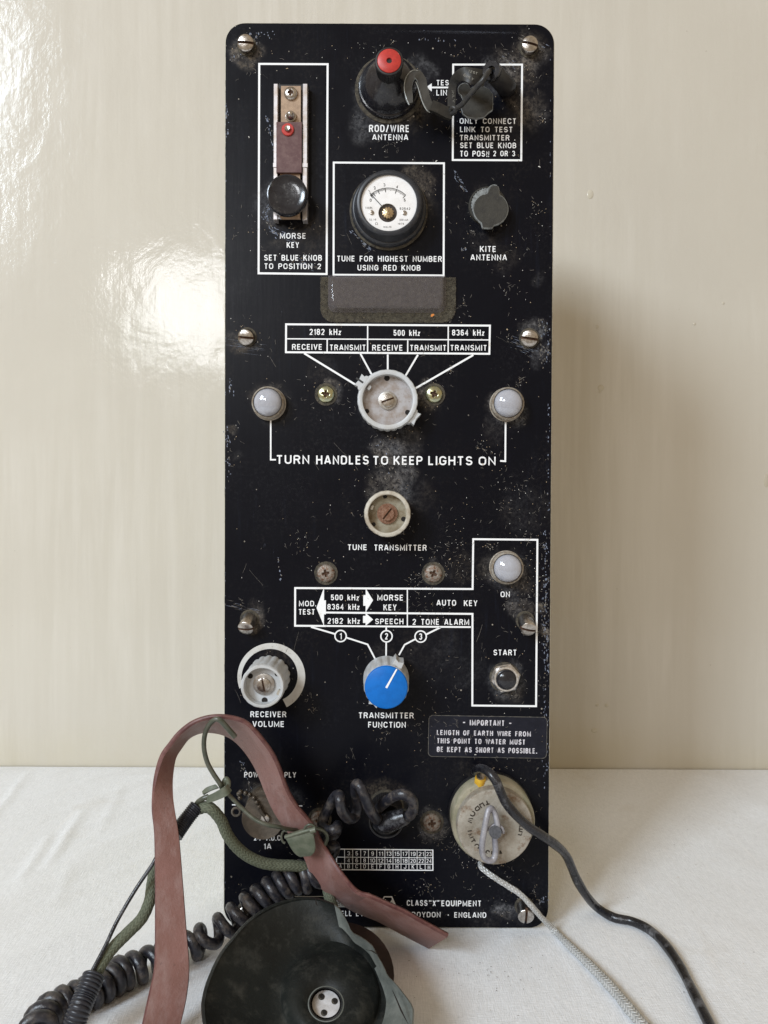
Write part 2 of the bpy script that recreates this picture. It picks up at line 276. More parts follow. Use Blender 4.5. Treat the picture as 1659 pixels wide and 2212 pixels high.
def wall_mat():
    t = NT('cream_gloss_wall_paint')
    f = t.ramp(t.noise(3.0, 4, 0.5), 0.35, 0.7)
    c = t.mix(f, (0.60, 0.562, 0.487), (0.555, 0.518, 0.45))
    st = t.math('MULTIPLY', t.ramp(t.noise(1.0, 6, 0.65, t.coord((85, 1, 5)), .3), 0.42, 0.66), t.ramp(t.noise(4.5, 3, .6), .35, .6)); c = t.mix(t.math('MULTIPLY', st, 0.55), c, (0.67, 0.635, 0.57))
    sp = t.ramp(t.noise(170, 3, 0.5), 0.77, 0.80); c = t.mix(t.math('MULTIPLY', sp, 0.5), c, (0.36, 0.31, 0.24))
    # yellower mottled band just above the table, fading out upwards
    sx = t.n.new('ShaderNodeSeparateXYZ'); t.link(t.tc.outputs['Object'], sx.inputs[0])
    band = t.n.new('ShaderNodeMapRange'); t.link(sx.outputs[2], band.inputs['Value']); band.inputs['From Min'].default_value = 0.0; band.inputs['From Max'].default_value = 0.05
    band.inputs['To Min'].default_value = 0.5; band.inputs['To Max'].default_value = 0.0
    c = t.mix(t.math('MULTIPLY', band.outputs[0], t.ramp(t.noise(9, 4), 0.3, 0.7)), c, (0.50, 0.44, 0.28))
    t.set('Base Color', c); t.set('Roughness', 0.55); t.set('Specular IOR Level', 0.12)
    t.set('Coat Weight', 0.45); t.set('Coat Roughness', 0.10)
    h1 = t.noise(1.0, 5, 0.55, t.coord((115, 1, 9)), 0.2); h2 = t.noise(1.0, 4, 0.5, t.coord((60, 1, 34))); h3 = t.noise(5, 2)
    h4 = t.noise(260, 4, .6); b = t.bump(h1, 0.14, 0.0010); b = t.bump(h2, 0.26, 0.0012, b); b = t.bump(h4, 0.12, 0.0006, b); b = t.bump(h3, 0.35, 0.006, b); b = t.bump(t.noise(22, 4, .55, None, .6), 0.22, 0.0022, b)
    t.set('Normal', b)
    t.link(b, t.b.inputs['Coat Normal'])
    return t.m
M_['wall'] = wall_mat()
def cloth_mat():
    t = NT('white_linen')
    v1 = t.coord((1500, 150, 1), (0, 0, R(14))); v2 = t.coord((220, 1700, 1), (0, 0, R(14)))
    n1 = t.noise(1.0, 3, 0.6, v1); n2 = t.noise(1.0, 3, 0.6, v2)
    w = t.math('ADD', t.math('MULTIPLY', n1, 0.5), t.math('MULTIPLY', n2, 0.5))
    f = t.ramp(w, 0.36, 0.64)
    c = t.mix(f, (0.76, 0.78, 0.805), (0.93, 0.945, 0.975))
    s1 = t.ramp(t.noise(1.0, 3, 0.5, t.coord((260, 9, 1), (0, 0, R(14)))), 0.60, 0.74); c = t.mix(t.math('MULTIPLY', s1, 0.35), c, (0.93, 0.93, 0.94))
    st = t.ramp(t.noise(17, 5, 0.55), 0.60, 0.75); c = t.mix(t.math('MULTIPLY', st, 0.22), c, (0.60, 0.54, 0.44))
    st2 = t.ramp(t.noise(120, 4, 0.5), 0.76, 0.80); c = t.mix(t.math('MULTIPLY', st2, 0.5), c, (0.45, 0.34, 0.25))
    t.set('Base Color', c); t.set('Roughness', 0.9); t.set('Specular IOR Level', 0.15)
    b = t.bump(w, 0.8, 0.0008); b = t.bump(t.noise(1.0, 4, 0.55, t.coord((70, 14, 1), (0, 0, R(18)))), 0.25, 0.0022, b)
    b = t.bump(t.noise(28, 4, 0.5), 0.3, 0.003, b); t.set('Normal', b); return t.m
M_['cloth'] = cloth_mat()
# ------------------------------------------------------------------ object helpers
WM = {}
def link(name, me, parent=None, M=None):
    o = bpy.data.objects.new(name, me); C.objects.link(o); M = M or Matrix.Identity(4)
    if parent is not None:
        o.parent = parent; o.matrix_basis = WM[parent.name].inverted() @ M
    else: o.matrix_basis = M
    WM[o.name] = M.copy(); return o
def tag(o, label=None, cat=None, group=None, kind=None):
    if label: o['label'] = label
    if cat: o['category'] = cat
    if group: o['group'] = group
    if kind: o['kind'] = kind
    return o
def empty(name, loc): return link(name, None, None, Matrix.Translation(loc))
def mesh(name, V, Fc, mats, parent=None, M=None, smooth=True, mi=None, uv=None, world=False):
    """V are local to M (or world points if world=True, moved into M)."""
    M = M or Matrix.Identity(4)
    if world: Mi = M.inverted(); V = [Mi @ Vector(v) for v in V]
    me = bpy.data.meshes.new(name); me.from_pydata([tuple(v) for v in V], [], Fc)
    for m in (mats if isinstance(mats, (list, tuple)) else [mats]): me.materials.append(M_[m] if isinstance(m, str) else m)
    if smooth: me.polygons.foreach_set('use_smooth', [True] * len(me.polygons))
    if mi: me.polygons.foreach_set('material_index', mi)
    if uv:
        l = me.uv_layers.new(name='UVMap'); k = 0; data = []
        for p in me.polygons:
            for li in p.loop_indices:
                data += list(uv[k]); k += 1
        l.data.foreach_set('uv', data)
    me.update()
    if smooth:
        try: me.set_sharp_from_angle(angle=R(40))
        except Exception: pass
    return link(name, me, parent, M)
def fr(x, y, h=0.0, ax=None, rot=0.0):
    """frame at a grid pixel, h mm in front of the panel; local z points out of the panel"""
    o = P(x, y, h)
    B = Matrix(((1, 0, 0, 0), (0, 0, -1, 0), (0, 1, 0, 0), (0, 0, 0, 1)))
    if ax is not None:
        z = ax.normalized(); xx = Vector((1, 0, 0)); yy = z.cross(xx).normalized(); xx = yy.cross(z)
        B = Matrix(((xx.x, yy.x, z.x, 0), (xx.y, yy.y, z.y, 0), (xx.z, yy.z, z.z, 0), (0, 0, 0, 1)))
    return Matrix.Translation(o) @ B @ Matrix.Rotation(rot, 4, 'Z')
def base_fr(x, y, h, rot=0.0):
    """frame on the panel whose axis passes through the point seen at (x, y) h mm out"""
    p = P(x, y, h); B = Matrix(((1, 0, 0, 0), (0, 0, -1, 0), (0, 1, 0, 0), (0, 0, 0, 1)))
    return Matrix.Translation((p.x, 0, p.z)) @ B @ Matrix.Rotation(rot, 4, 'Z')
def px(n, h=0.0):                        # n grid pixels at h mm out, in metres
    return n * (DIST - h * MM) / FPX
def lathe(prof, seg=48, rmod=None, closed_end=True):
    V, Fc = [], []
    for k, (r, z) in enumerate(prof):
        for i in range(seg):
            a = 2 * math.pi * i / seg; rr = r * (rmod(a, k, z) if rmod else 1)
            V.append((rr * math.cos(a), rr * math.sin(a), z))
    for k in range(len(prof) - 1):
        for i in range(seg):
            j = (i + 1) % seg; Fc.append((k * seg + i, k * seg + j, (k + 1) * seg + j, (k + 1) * seg + i))
    if closed_end: Fc.append([(len(prof) - 1) * seg + i for i in range(seg)])
    return V, Fc
def lobj(name, prof, mat_, parent, M, seg=48, rmod=None, closed_end=True):
    V, Fc = lathe(prof, seg, rmod, closed_end)
    return mesh(name, V, Fc, mat_, parent, M)
def dome(r, h, z0, n=7, r0=0.0):         # profile of a dome, rim to centre
    return [(max(r * math.cos(t * math.pi / 2 / n), r0 + 1e-6), z0 + h * math.sin(t * math.pi / 2 / n)) for t in range(n + 1)]
def catmull(pts, n):
    P_ = [pts[0] + (pts[0] - pts[1])] + list(pts) + [pts[-1] + (pts[-1] - pts[-2])]; out = []
    for i in range(1, len(P_) - 2):
        for k in range(n):
            t = k / n; a, b, c, d = P_[i - 1], P_[i], P_[i + 1], P_[i + 2]
            out.append(0.5 * ((2 * b) + (c - a) * t + (2 * a - 5 * b + 4 * c - d) * t * t + (3 * b - a - 3 * c + d) * t ** 3))
    out.append(P_[-2].copy()); return out
def frames(path):
    T = []
    for i in range(len(path)):
        a = path[max(i - 1, 0)]; b = path[min(i + 1, len(path) - 1)]; T.append((b - a).normalized())
    n = T[0].orthogonal().normalized(); out = []
    for i, t in enumerate(T):
        n = (n - t * n.dot(t)).normalized(); out.append((t, n, t.cross(n)))
    return out
def tube(name, path, rad, mat_, parent, seg=12, n=8, flat=None, sm=True, raw=False, rfun=None):
    """path of world points; rad metres (number or list per control point)"""
    path = [Vector(p) for p in path]
    if not raw:
        k = len(path)
        if isinstance(rad, (list, tuple)):
            rr = [x.x for x in catmull([Vector((r, 0, 0)) for r in rad], n)]
        else: rr = [rad] * ((k - 1) * n + 1)
        path = catmull(path, n)
    else: rr = rad if isinstance(rad, (list, tuple)) else [rad] * len(path)
    fs = frames(path); V = []; Fc = []; uv = []; L = [0.0]
    for i in range(1, len(path)): L.append(L[-1] + (path[i] - path[i - 1]).length)
    for i, (p, (t, nn, b)) in enumerate(zip(path, fs)):
        for j in range(seg):
            a = 2 * math.pi * j / seg; r = rr[i] * (rfun(L[i], a) if rfun else 1)
            V.append(p + nn * math.cos(a) * r + b * math.sin(a) * r)
    if flat:
        for i, v in enumerate(V): V[i] = flat(v, path[i // seg])
    for i in range(len(path) - 1):
        for j in range(seg):
            k = (j + 1) % seg; Fc.append((i * seg + j, i * seg + k, (i + 1) * seg + k, (i + 1) * seg + j))
            uv += [(j / seg, L[i]), ((j + 1) / seg, L[i]), ((j + 1) / seg, L[i + 1]), (j / seg, L[i + 1])]
    e0 = list(range(seg))[::-1]; e1 = [(len(path) - 1) * seg + j for j in range(seg)]
    Fc += [e0, e1]; uv += [(0, 0)] * (2 * seg)
    return mesh(name, V, Fc, mat_, parent, Matrix.Translation(path[0]), sm, uv=uv, world=True)
def poly_extrude(name, pts, h0, h1, mats, parent, M, bevel=0.0, smooth=False, side_mat=0):
    """flat outline (local xy) as a plate from h0 to h1"""
    n = len(pts); V = [(p[0], p[1], h0) for p in pts]; Fc = []; mi = []
    if bevel:
        cx = sum(p[0] for p in pts) / n; cy = sum(p[1] for p in pts) / n
        V += [(p[0], p[1], h1 - bevel) for p in pts]
        ins = []
        for i in range(n):
            a = Vector(pts[i - 1]); b = Vector(pts[i]); c = Vector(pts[(i + 1) % n])
            e1 = (b - a).normalized(); e2 = (c - b).normalized(); nn = Vector((-(e1 + e2).y, (e1 + e2).x)).normalized()
            q = b + nn * bevel; ins.append(q)
        V += [(q[0], q[1], h1) for q in ins]; L = 2
    else: V += [(p[0], p[1], h1) for p in pts]; L = 1
    for k in range(L):
        for i in range(n):
            j = (i + 1) % n; Fc.append((k * n + i, k * n + j, (k + 1) * n + j, (k + 1) * n + i)); mi.append(side_mat)
    Fc.append([L * n + i for i in range(n)]); mi.append(0); Fc.append(list(range(n))[::-1]); mi.append(0)
    return mesh(name, V, Fc, mats, parent, M, smooth, mi)
def rrect(w, h, r, n=8, corners=(1, 1, 1, 1)):   # ccw, centred
    out = []
    for k, (sx, sy) in enumerate(((1, 1), (-1, 1), (-1, -1), (1, -1))):
        rr = r * corners[k]; cx, cy = sx * (w / 2 - rr), sy * (h / 2 - rr)
        if rr < 1e-6: out.append((cx, cy)); continue
        for i in range(n + 1):
            a = math.pi / 2 * k + math.pi / 2 * i / n; out.append((cx + rr * math.cos(a), cy + rr * math.sin(a)))
    return out
# ------------------------------------------------------------------ screws
def slot_geo(r, hgt, dome_h, w, dep):
    """cheese head with a straight slot along local x"""
    vs = [-r * math.cos(math.pi * i / 14) for i in range(15)]
    vs = [v for v in vs if abs(v) > w / 2 + 0.02 * r]; rows = []
    low = [v for v in vs if v < 0]; up = [v for v in vs if v > 0]
    rows = [(v, 0) for v in low] + [(-w / 2, 0), (-w / 2, 1), (w / 2, 1), (w / 2, 0)] + [(v, 0) for v in up]
    N = 11; V = []; Fc = []; mi = []
    for (v, s) in rows:
        c = math.sqrt(max(r * r - v * v, (0.02 * r) ** 2))
        for i in range(N):
            u = -c * math.cos(math.pi * i / (N - 1)); q = min((u * u + v * v) / (r * r), 1)
            V.append((u, v, hgt + dome_h * math.sqrt(max(1 - q * 0.97, 0)) - (dep if s else 0)))
    for a in range(len(rows) - 1):
        for i in range(N - 1):
            Fc.append((a * N + i, a * N + i + 1, (a + 1) * N + i + 1, (a + 1) * N + i)); mi.append(1 if (rows[a][1] or rows[a + 1][1]) else 0)
    loop = [i for i in range(N)] + [k * N + N - 1 for k in range(1, len(rows))] + [(len(rows) - 1) * N + i for i in range(N - 2, -1, -1)] + [k * N for k in range(len(rows) - 2, 0, -1)]
    b0 = len(V)
    for k in loop: V.append((V[k][0], V[k][1], 0.0))
    for i in range(len(loop)):
        j = (i + 1) % len(loop); Fc.append((b0 + i, b0 + j, loop[j], loop[i])); mi.append(0)
    return V, Fc, mi
def slotted(name, parent, M, r, hgt, dome_h, mats=('steel', 'slot'), w=None, dep=None):
    V, Fc, mi = slot_geo(r, hgt, dome_h, w or r * 0.26, dep or min(hgt, r * 0.5) * 0.8)
    return mesh(name, V, Fc, list(mats), parent, M, True, mi)
def phillips(name, parent, M, r, hgt, mats=('rusty', 'slot'), arm=0.46, w=0.15):
    seg, n = 48, 14; V = []; Fc = []; mi = []
    for k in range(n + 1):
        q = 1 - k / n * 0.999
        for i in range(seg):
            a = 2 * math.pi * i / seg; x, y = q * math.cos(a), q * math.sin(a)
            z = 0.25 * hgt + 0.75 * hgt * math.sqrt(max(1 - q * q, 0))
            c1 = max(0, 1 - abs(y) / w) if abs(x) < arm else 0; c2 = max(0, 1 - abs(x) / w) if abs(y) < arm else 0
            e = max(min(c1 * 2.2, 1) * min((arm - abs(x)) * 5, 1) if c1 else 0, min(c2 * 2.2, 1) * min((arm - abs(y)) * 5, 1) if c2 else 0)
            V.append((x * r, y * r, z - e * 0.5 * hgt))
    for k in range(n):
        for i in range(seg):
            j = (i + 1) % seg; Fc.append((k * seg + i, k * seg + j, (k + 1) * seg + j, (k + 1) * seg + i))
            q = 1 - (k + .5) / n; a = 2 * math.pi * (i + .5) / seg; x, y = abs(q * math.cos(a)), abs(q * math.sin(a))
            mi.append(1 if ((x < arm * .95 and y < w * .8) or (y < arm * .95 and x < w * .8)) else 0)
    Fc.append([n * seg + i for i in range(seg)]); mi.append(1)
    b0 = len(V)
    for i in range(seg): V.append((V[i][0], V[i][1], 0))
    for i in range(seg):
        j = (i + 1) % seg; Fc.append((b0 + i, b0 + j, j, i)); mi.append(0)
    return mesh(name, V, Fc, list(mats), parent, M, True, mi)
# ================================================================== THE SETTING
def big_wall():
    x0, x1, z0, z1 = -1.6, 1.6, -0.75, 1.7; y = WALL_Y
    V = [(x0, y, z0), (x1, y, z0), (x1, y, z1), (x0, y, z1), (x0, y + .12, z0), (x1, y + .12, z0), (x1, y + .12, z1), (x0, y + .12, z1)]
    Fc = [(0, 1, 2, 3), (5, 4, 7, 6), (1, 5, 6, 2), (4, 0, 3, 7), (3, 2, 6, 7), (4, 5, 1, 0)]
    w = mesh('wall', V, Fc, 'wall', None, Matrix.Identity(4), False); tag(w, kind='structure')
    def wp(x, y_):
        r = ray(x, y_); t = (WALL_Y - CAM.y) / r.y; return CAM + r * t
    B = Matrix(((1, 0, 0, 0), (0, 0, -1, 0), (0, 1, 0, 0), (0, 0, 0, 1)))
    for (x, y_, rx, ry) in ((1275, 420, 7, 10), (1298, 838, 7, 7), (1290, 706, 3, 4), (1296, 1662-815, 3, 3), (550, 595, 4, 4), (1655, 1038, 6, 15), (1290, 1523, 4, 3), (1284, 1578, 7, 5), (1310, 1524, 4, 4), (1500, 700, 3, 3), (1562, 655, 3, 3), (600, 232, 2.5, 2.5)):
        q = wp(x, y_); k = (WALL_Y + DIST) / FPX
        V, Fc = lathe(dome(1.0, 0.6 * MM, 0, 5), 20); V = [(a * rx * k, b * ry * k, c) for a, b, c in V]
        mesh('paint_blister', V, Fc, 'wall', w, Matrix.Translation(q) @ B)
    return w
WALL = big_wall()
def cloth():
    nx, ny = 560, 330; x0, x1, y0, y1 = -0.75, 0.75, -0.62, WALL_Y - 0.0015; V = []; Fc = []
    RG = [(TB(178, 1752), TB(100, 1876), 1.0), (TB(108, 1806), TB(42, 1905), .8), (TB(60, 1668), TB(-30, 1790), .7), (TB(262, 1700), TB(215, 1800), .4), (TB(150, 1880), TB(120, 1960), .35), (TB(1500, 2000), TB(1545, 2120), .35), (TB(1230, 2060), TB(1290, 2190), .3)]
    def h(x, y):
        rg = 0
        for p, q, am in RG:
            dx, dy = q.x - p.x, q.y - p.y; L2 = dx * dx + dy * dy; t = ((x - p.x) * dx + (y - p.y) * dy) / L2; tc = min(max(t, 0), 1)
            dd = (x - p.x - dx * tc) ** 2 + (y - p.y - dy * tc) ** 2
            if dd < .0004: rg += am * .0017 * math.exp(-dd / (2 * .0026 ** 2)) * (.5 + .5 * math.sin(math.pi * tc))
        u = x * 0.80 + y * -0.60
        w = max(0, min(1, (-0.02 - x) / 0.2))
        a = 0.0026 * w * (0.5 + 0.5 * math.sin(u * 52 + 1.2 * math.sin(y * 9))) ** 5
        a += 0.0013 * w * (0.5 + 0.5 * math.sin(u * 143 + 2 * math.sin(x * 8 + y * 5))) ** 4
        g = max(0, min(1, (x - 0.16) / 0.2)); u2 = x * 0.93 + y * 0.36
        a += 0.0009 * g * (0.5 + 0.5 * math.sin(u2 * 70 + math.sin(y * 14))) ** 3
        k = min(1, max(0, (WALL_Y - y) / 0.03)); return a * k + rg
    for j in range(ny + 1):
        for i in range(nx + 1):
            x = x0 + (x1 - x0) * i / nx; y = y0 + (y1 - y0) * j / ny; V.append((x, y, h(x, y) - 0.0004))
    for j in range(ny):
        for i in range(nx):
            a = j * (nx + 1) + i; Fc.append((a, a + 1, a + nx + 2, a + nx + 1))
    n0 = len(V)                                            # front drop over the table edge
    for i in range(nx + 1):
        x = x0 + (x1 - x0) * i / nx; V.append((x, y0 - 0.004, -0.01))
    for i in range(nx + 1):
        x = x0 + (x1 - x0) * i / nx; V.append((x, y0 - 0.006 - 0.004 * math.sin(x * 30), -0.35))
    for i in range(nx):
        Fc.append((n0 + i, n0 + i + 1, i + 1, i)); Fc.append((n0 + nx + 1 + i, n0 + nx + 2 + i, n0 + i + 1, n0 + i))
    return mesh('tablecloth', V, Fc, 'cloth', None, Matrix.Identity(4))
cl = cloth(); tag(cl, 'creased off-white linen cloth spread over the table under the radio', 'tablecloth')
V = []; Fc = []
def boxv(x0, y0, z0, x1, y1, z1, V, Fc):
    b = len(V); V += [(x0, y0, z0), (x1, y0, z0), (x1, y1, z0), (x0, y1, z0), (x0, y0, z1), (x1, y0, z1), (x1, y1, z1), (x0, y1, z1)]
    Fc += [tuple(b + i for i in f) for f in ((3, 2, 1, 0), (4, 5, 6, 7), (0, 1, 5, 4), (1, 2, 6, 5), (2, 3, 7, 6), (3, 0, 4, 7))]
boxv(-.73, -.60, -.032, .73, WALL_Y - .003, -.0025, V, Fc)
for sx in (-.70, .64):
    boxv(sx, -.57, -.74, sx + .06, -.51, -.0335, V, Fc); boxv(sx, WALL_Y - .08, -.74, sx + .06, WALL_Y - .02, -.0335, V, Fc)
tag(mesh('table', V, Fc, mat('table_wood', (0.2, 0.12, 0.06), (0.14, 0.08, 0.04), 20, rough=0.6), None, None, False), kind='structure')
tag(mesh('floor', [(-3, -3, -.74), (3, -3, -.74), (3, WALL_Y - .001, -.74), (-3, WALL_Y - .001, -.74)], [(0, 1, 2, 3)], mat('floor_boards', (0.30, 0.24, 0.17), (0.24, 0.19, 0.13), 5, rough=0.7), None, None, False), kind='structure')
# ================================================================== THE RADIO
radio = empty('emergency_radio', (0, 0.0, 0)); tag(radio, 'tall dusty black radio panel with knobs, round meter and white printed instructions', 'radio set')
pTL, pTR, pBL, pBR = P(486, 49), P(1198, 50), P(483, 2004), P(1185, 2006)
PW = ((pTR - pTL).length + (pBR - pBL).length) / 2; PH = (pTL.z + pTR.z) / 2 - 0.0005; PCX = (pTL.x + pTR.x + pBL.x + pBR.x) / 4
FRB = Matrix(((1, 0, 0, 0), (0, 0, -1, 0), (0, 1, 0, 0), (0, 0, 0, 1)))
def rounded_panel():
    out = rrect(PW, PH, 12.3 * MM, 12); n = len(out); z = PH / 2 + 0.0003
    V = []; Fc = []; mi = []
    prof = [(0.0, 3.2), (0.0, 0.35), (0.35, 0.0)]      # inset, depth behind front (mm)
    for (ins, dep) in prof:
        s = rrect(PW - 2 * ins * MM, PH - 2 * ins * MM, (12.3 - ins) * MM, 12)
        V += [(PCX + p[0], dep * MM, z + p[1]) for p in s]
    for k in range(2):
        for i in range(n):
            j = (i + 1) % n; Fc.append((k * n + i, k * n + j, (k + 1) * n + j, (k + 1) * n + i)); mi.append(1)
    Fc.append([2 * n + i for i in range(n)]); mi.append(0); Fc.append(list(range(n))[::-1]); mi.append(0)
    return mesh('front_panel', V, Fc, ['panel', 'edge'], radio, None, False, mi)
panel = rounded_panel()
cw, ch, cd = PW - 0.016, PH - 0.012, 0.175
V, Fc = [], []
for (dy, ins) in ((0.0032, .002), (0.006, 0), (cd - .006, 0), (cd, .005)):
    V += [(PCX + p[0], dy, PH / 2 + p[1]) for p in rrect(cw - 2 * ins, ch - 2 * ins, .012, 8)]
n = len(V) // 4
for k in range(3):
    for i in range(n): Fc.append((k * n + i, (k + 1) * n + i, (k + 1) * n + (i + 1) % n, k * n + (i + 1) % n))
Fc.append([3 * n + i for i in range(n)][::-1]); Fc.append(list(range(n)))
mesh('case', V, Fc, 'case', radio, None, True)
# ---- printing: text ----
_h = [0]
def next_h():
    _h[0] = (_h[0] + 1) % 9; return (0.08 + 0.012 * _h[0])
def text_mesh(s, bold=0.035, space=1.12, word=1.0):
    cu = bpy.data.curves.new('t', 'FONT'); cu.body = s; cu.size = 1; cu.offset = bold; cu.space_character = space; cu.space_word = word
    cu.resolution_u = 3; cu.fill_mode = 'FRONT'
    o = bpy.data.objects.new('t', cu); C.objects.link(o)
    bpy.context.view_layer.update()
    me = bpy.data.meshes.new_from_object(o.evaluated_get(bpy.context.evaluated_depsgraph_get()))
    bpy.data.objects.remove(o); bpy.data.curves.remove(cu)
    V = [tuple(v.co) for v in me.vertices]; Fc = [tuple(p.vertices) for p in me.polygons]
    bpy.data.meshes.remove(me); return V, Fc
# ---- printing: condensed stroke lettering ----
def _arc(cx, cy, rx, ry, a0, a1, n=7): return [(cx + rx * math.cos(R(a0 + (a1 - a0) * i / n)), cy + ry * math.sin(R(a0 + (a1 - a0) * i / n))) for i in range(n + 1)]
def _bowl(y0, y1, x0=0.0, x1=1.0, k=.45):
    c = (y0 + y1) / 2; ry = (y1 - y0) / 2; return [(x0, y1)] + _arc(x1 - k, c, k, ry, 90, -90, 8) + [(x0, y0)]
_r = .30
_oval = _arc(.5, 1 - _r, .5, _r, 0, 180, 8) + _arc(.5, _r, .5, _r, 180, 360, 8)
GL = {
 'A': (.64, [[(0, -.02), (.44, 1), (.56, 1), (1, -.02)], [(.2, .27), (.8, .27)]]), 'B': (.58, [[(0, 0), (0, 1)], _bowl(.53, 1, 0, .94), _bowl(0, .53, 0, 1)]),
 'C': (.58, [_arc(.5, 1 - _r, .5, _r, 10, 180, 8) + _arc(.5, _r, .5, _r, 180, 350, 8)]), 'D': (.58, [[(0, 0), (0, 1)], [(0, 1)] + _arc(.5, .68, .5, .32, 90, 0, 5) + _arc(.5, .32, .5, .32, 0, -90, 5) + [(0, 0)]]),
 'E': (.50, [[(1, 1), (0, 1), (0, 0), (1, 0)], [(0, .52), (.92, .52)]]), 'F': (.48, [[(1, 1), (0, 1), (0, -.08)], [(0, .5), (.9, .5)]]),
 'G': (.60, [_arc(.5, 1 - _r, .5, _r, 10, 180, 8) + _arc(.5, _r, .5, _r, 180, 345, 8) + [(1, .46), (.52, .46)]]), 'H': (.58, [[(0, -.09), (0, 1.09)], [(1, -.09), (1, 1.09)], [(0, .52), (1, .52)]]),
 'I': (0, [[(.5, -.09), (.5, 1.09)]]), 'J': (.46, [[(1, 1.09), (1, .3)] + _arc(.5, .3, .5, .3, 0, -180, 7)]), 'K': (.60, [[(0, -.09), (0, 1.09)], [(.95, 1.07), (.05, .38)], [(.33, .58), (1, -.07)]]),
 'L': (.46, [[(0, 1.09), (0, 0), (1, 0)]]), 'M': (.72, [[(0, -.09), (0, 1), (.5, .12), (1, 1), (1, -.09)]]), 'N': (.58, [[(0, -.09), (0, .98), (1, .02), (1, 1.09)]]),
 'O': (.60, [_oval + [_oval[0], _oval[1]]]), 'P': (.56, [[(0, -.09), (0, 1)], _bowl(.45, 1, 0, 1)]), 'Q': (.60, [_oval + [_oval[0], _oval[1]], [(.55, .25), (1, -.05)]]),
 'R': (.58, [[(0, -.09), (0, 1)], _bowl(.50, 1, 0, .97), [(.6, .5), (1, -.07)]]), 'S': (.56, [_arc(.5, .76, .46, .24, 12, 180, 7) + _arc(.5, .74, .46, .24, 185, 262, 4) + _arc(.5, .26, .5, .24, 82, 0, 4) + _arc(.5, .25, .5, .25, -5, -168, 7)]),
 'T': (.54, [[(-.02, 1), (1.02, 1)], [(.5, 1), (.5, -.09)]]), 'U': (.58, [[(0, 1.09), (0, .3)] + _arc(.5, .3, .5, .3, 180, 360, 8) + [(1, 1.09)]]), 'V': (.60, [[(0, 1.07), (.47, 0), (.53, 0), (1, 1.07)]]),
 'W': (.84, [[(0, 1.07), (.26, 0), (.5, .95), (.74, 0), (1, 1.07)]]), 'X': (.58, [[(0, 1.07), (1, -.07)], [(1, 1.07), (0, -.07)]]), 'Y': (.58, [[(0, 1.07), (.5, .42), (1, 1.07)], [(.5, .45), (.5, -.09)]]),
 'Z': (.52, [[(0, 1), (1, 1), (0, 0), (1, 0)]]), 'z': (.42, [[(0, .62), (1, .62), (0, 0), (1, 0)]]), 'k': (.48, [[(0, -.09), (0, 1.09)], [(.92, .72), (.1, .26)], [(.4, .42), (1, -.07)]]),
 '0': (.52, [_oval + [_oval[0], _oval[1]]]), '1': (.24, [[(1, -.09), (1, 1.05)], [(1, .9), (0, .78)]]), '2': (.52, [_arc(.5, .73, .5, .27, 170, -20, 8) + [(.6, .36), (.05, 0), (1, 0)]]),
 '3': (.52, [_arc(.45, .76, .5, .24, 165, -75, 8), _arc(.5, .27, .5, .27, 80, -165, 9)]), '4': (.56, [[(.75, -.09), (.75, 1), (0, .28), (1.05, .28)]]), '5': (.52, [[(.95, 1), (.14, 1), (.06, .52)] + _arc(.5, .31, .5, .31, 130, -165, 10)]),
 '6': (.52, [_arc(.5, .72, .46, .28, 20, 175, 7) + [(0, .5)] + _arc(.5, .3, .5, .3, 180, 400, 10) + _arc(.5, .3, .5, .3, 60, 165, 5)]), '7': (.50, [[(0, 1), (1, 1), (.32, -.07)]]),
 '8': (.54, [_arc(.5, .76, .46, .24, 0, 360, 14), _arc(.5, .27, .5, .27, 0, 360, 14)]), '9': (.52, [_arc(.5, .28, .46, .28, 200, 355, 7) + [(1, .5)] + _arc(.5, .7, .5, .3, 0, 220, 10) + _arc(.5, .7, .5, .3, 240, 345, 5)]),
 '.': (0, [[(.5, -.09), (.5, .1)]]), '/': (.42, [[(1, 1.15), (0, -.15)]]), '–': (.6, [[(0, .5), (1, .5)]]), '-': (.34, [[(0, .5), (1, .5)]]), "'": (0, [[(.5, 1.09), (.5, .8)]]), ' ': (.40, [])}
def strip(Q, w, lift, V, Fc):
    n = len(Q); b0 = len(V); L, Rr = [], []
    for i in range(n):
        b = Q[i]; e1 = (b - Q[i - 1]) if i else None; e2 = (Q[i + 1] - b) if i < n - 1 else None
        if e1 is not None and e1.length < 1e-9: e1 = None
        if e2 is not None and e2.length < 1e-9: e2 = None
        if e1 is None and e2 is None: e1 = Vector((1, 0))
        e1 = e1.normalized() if e1 is not None else e2.normalized(); e2 = e2.normalized() if e2 is not None else e1
        n1 = Vector((-e1.y, e1.x)); n2 = Vector((-e2.y, e2.x)); m_ = n1 + n2
        m_ = n1 if m_.length < 1e-4 else m_.normalized(); k = w / 2 / max(m_.dot(n1), .55); L.append(b + m_ * k); Rr.append(b - m_ * k)
    V += [(q.x, q.y, lift) for q in L + Rr]
    for i in range(n - 1): Fc.append((b0 + n + i, b0 + n + i + 1, b0 + i + 1, b0 + i))
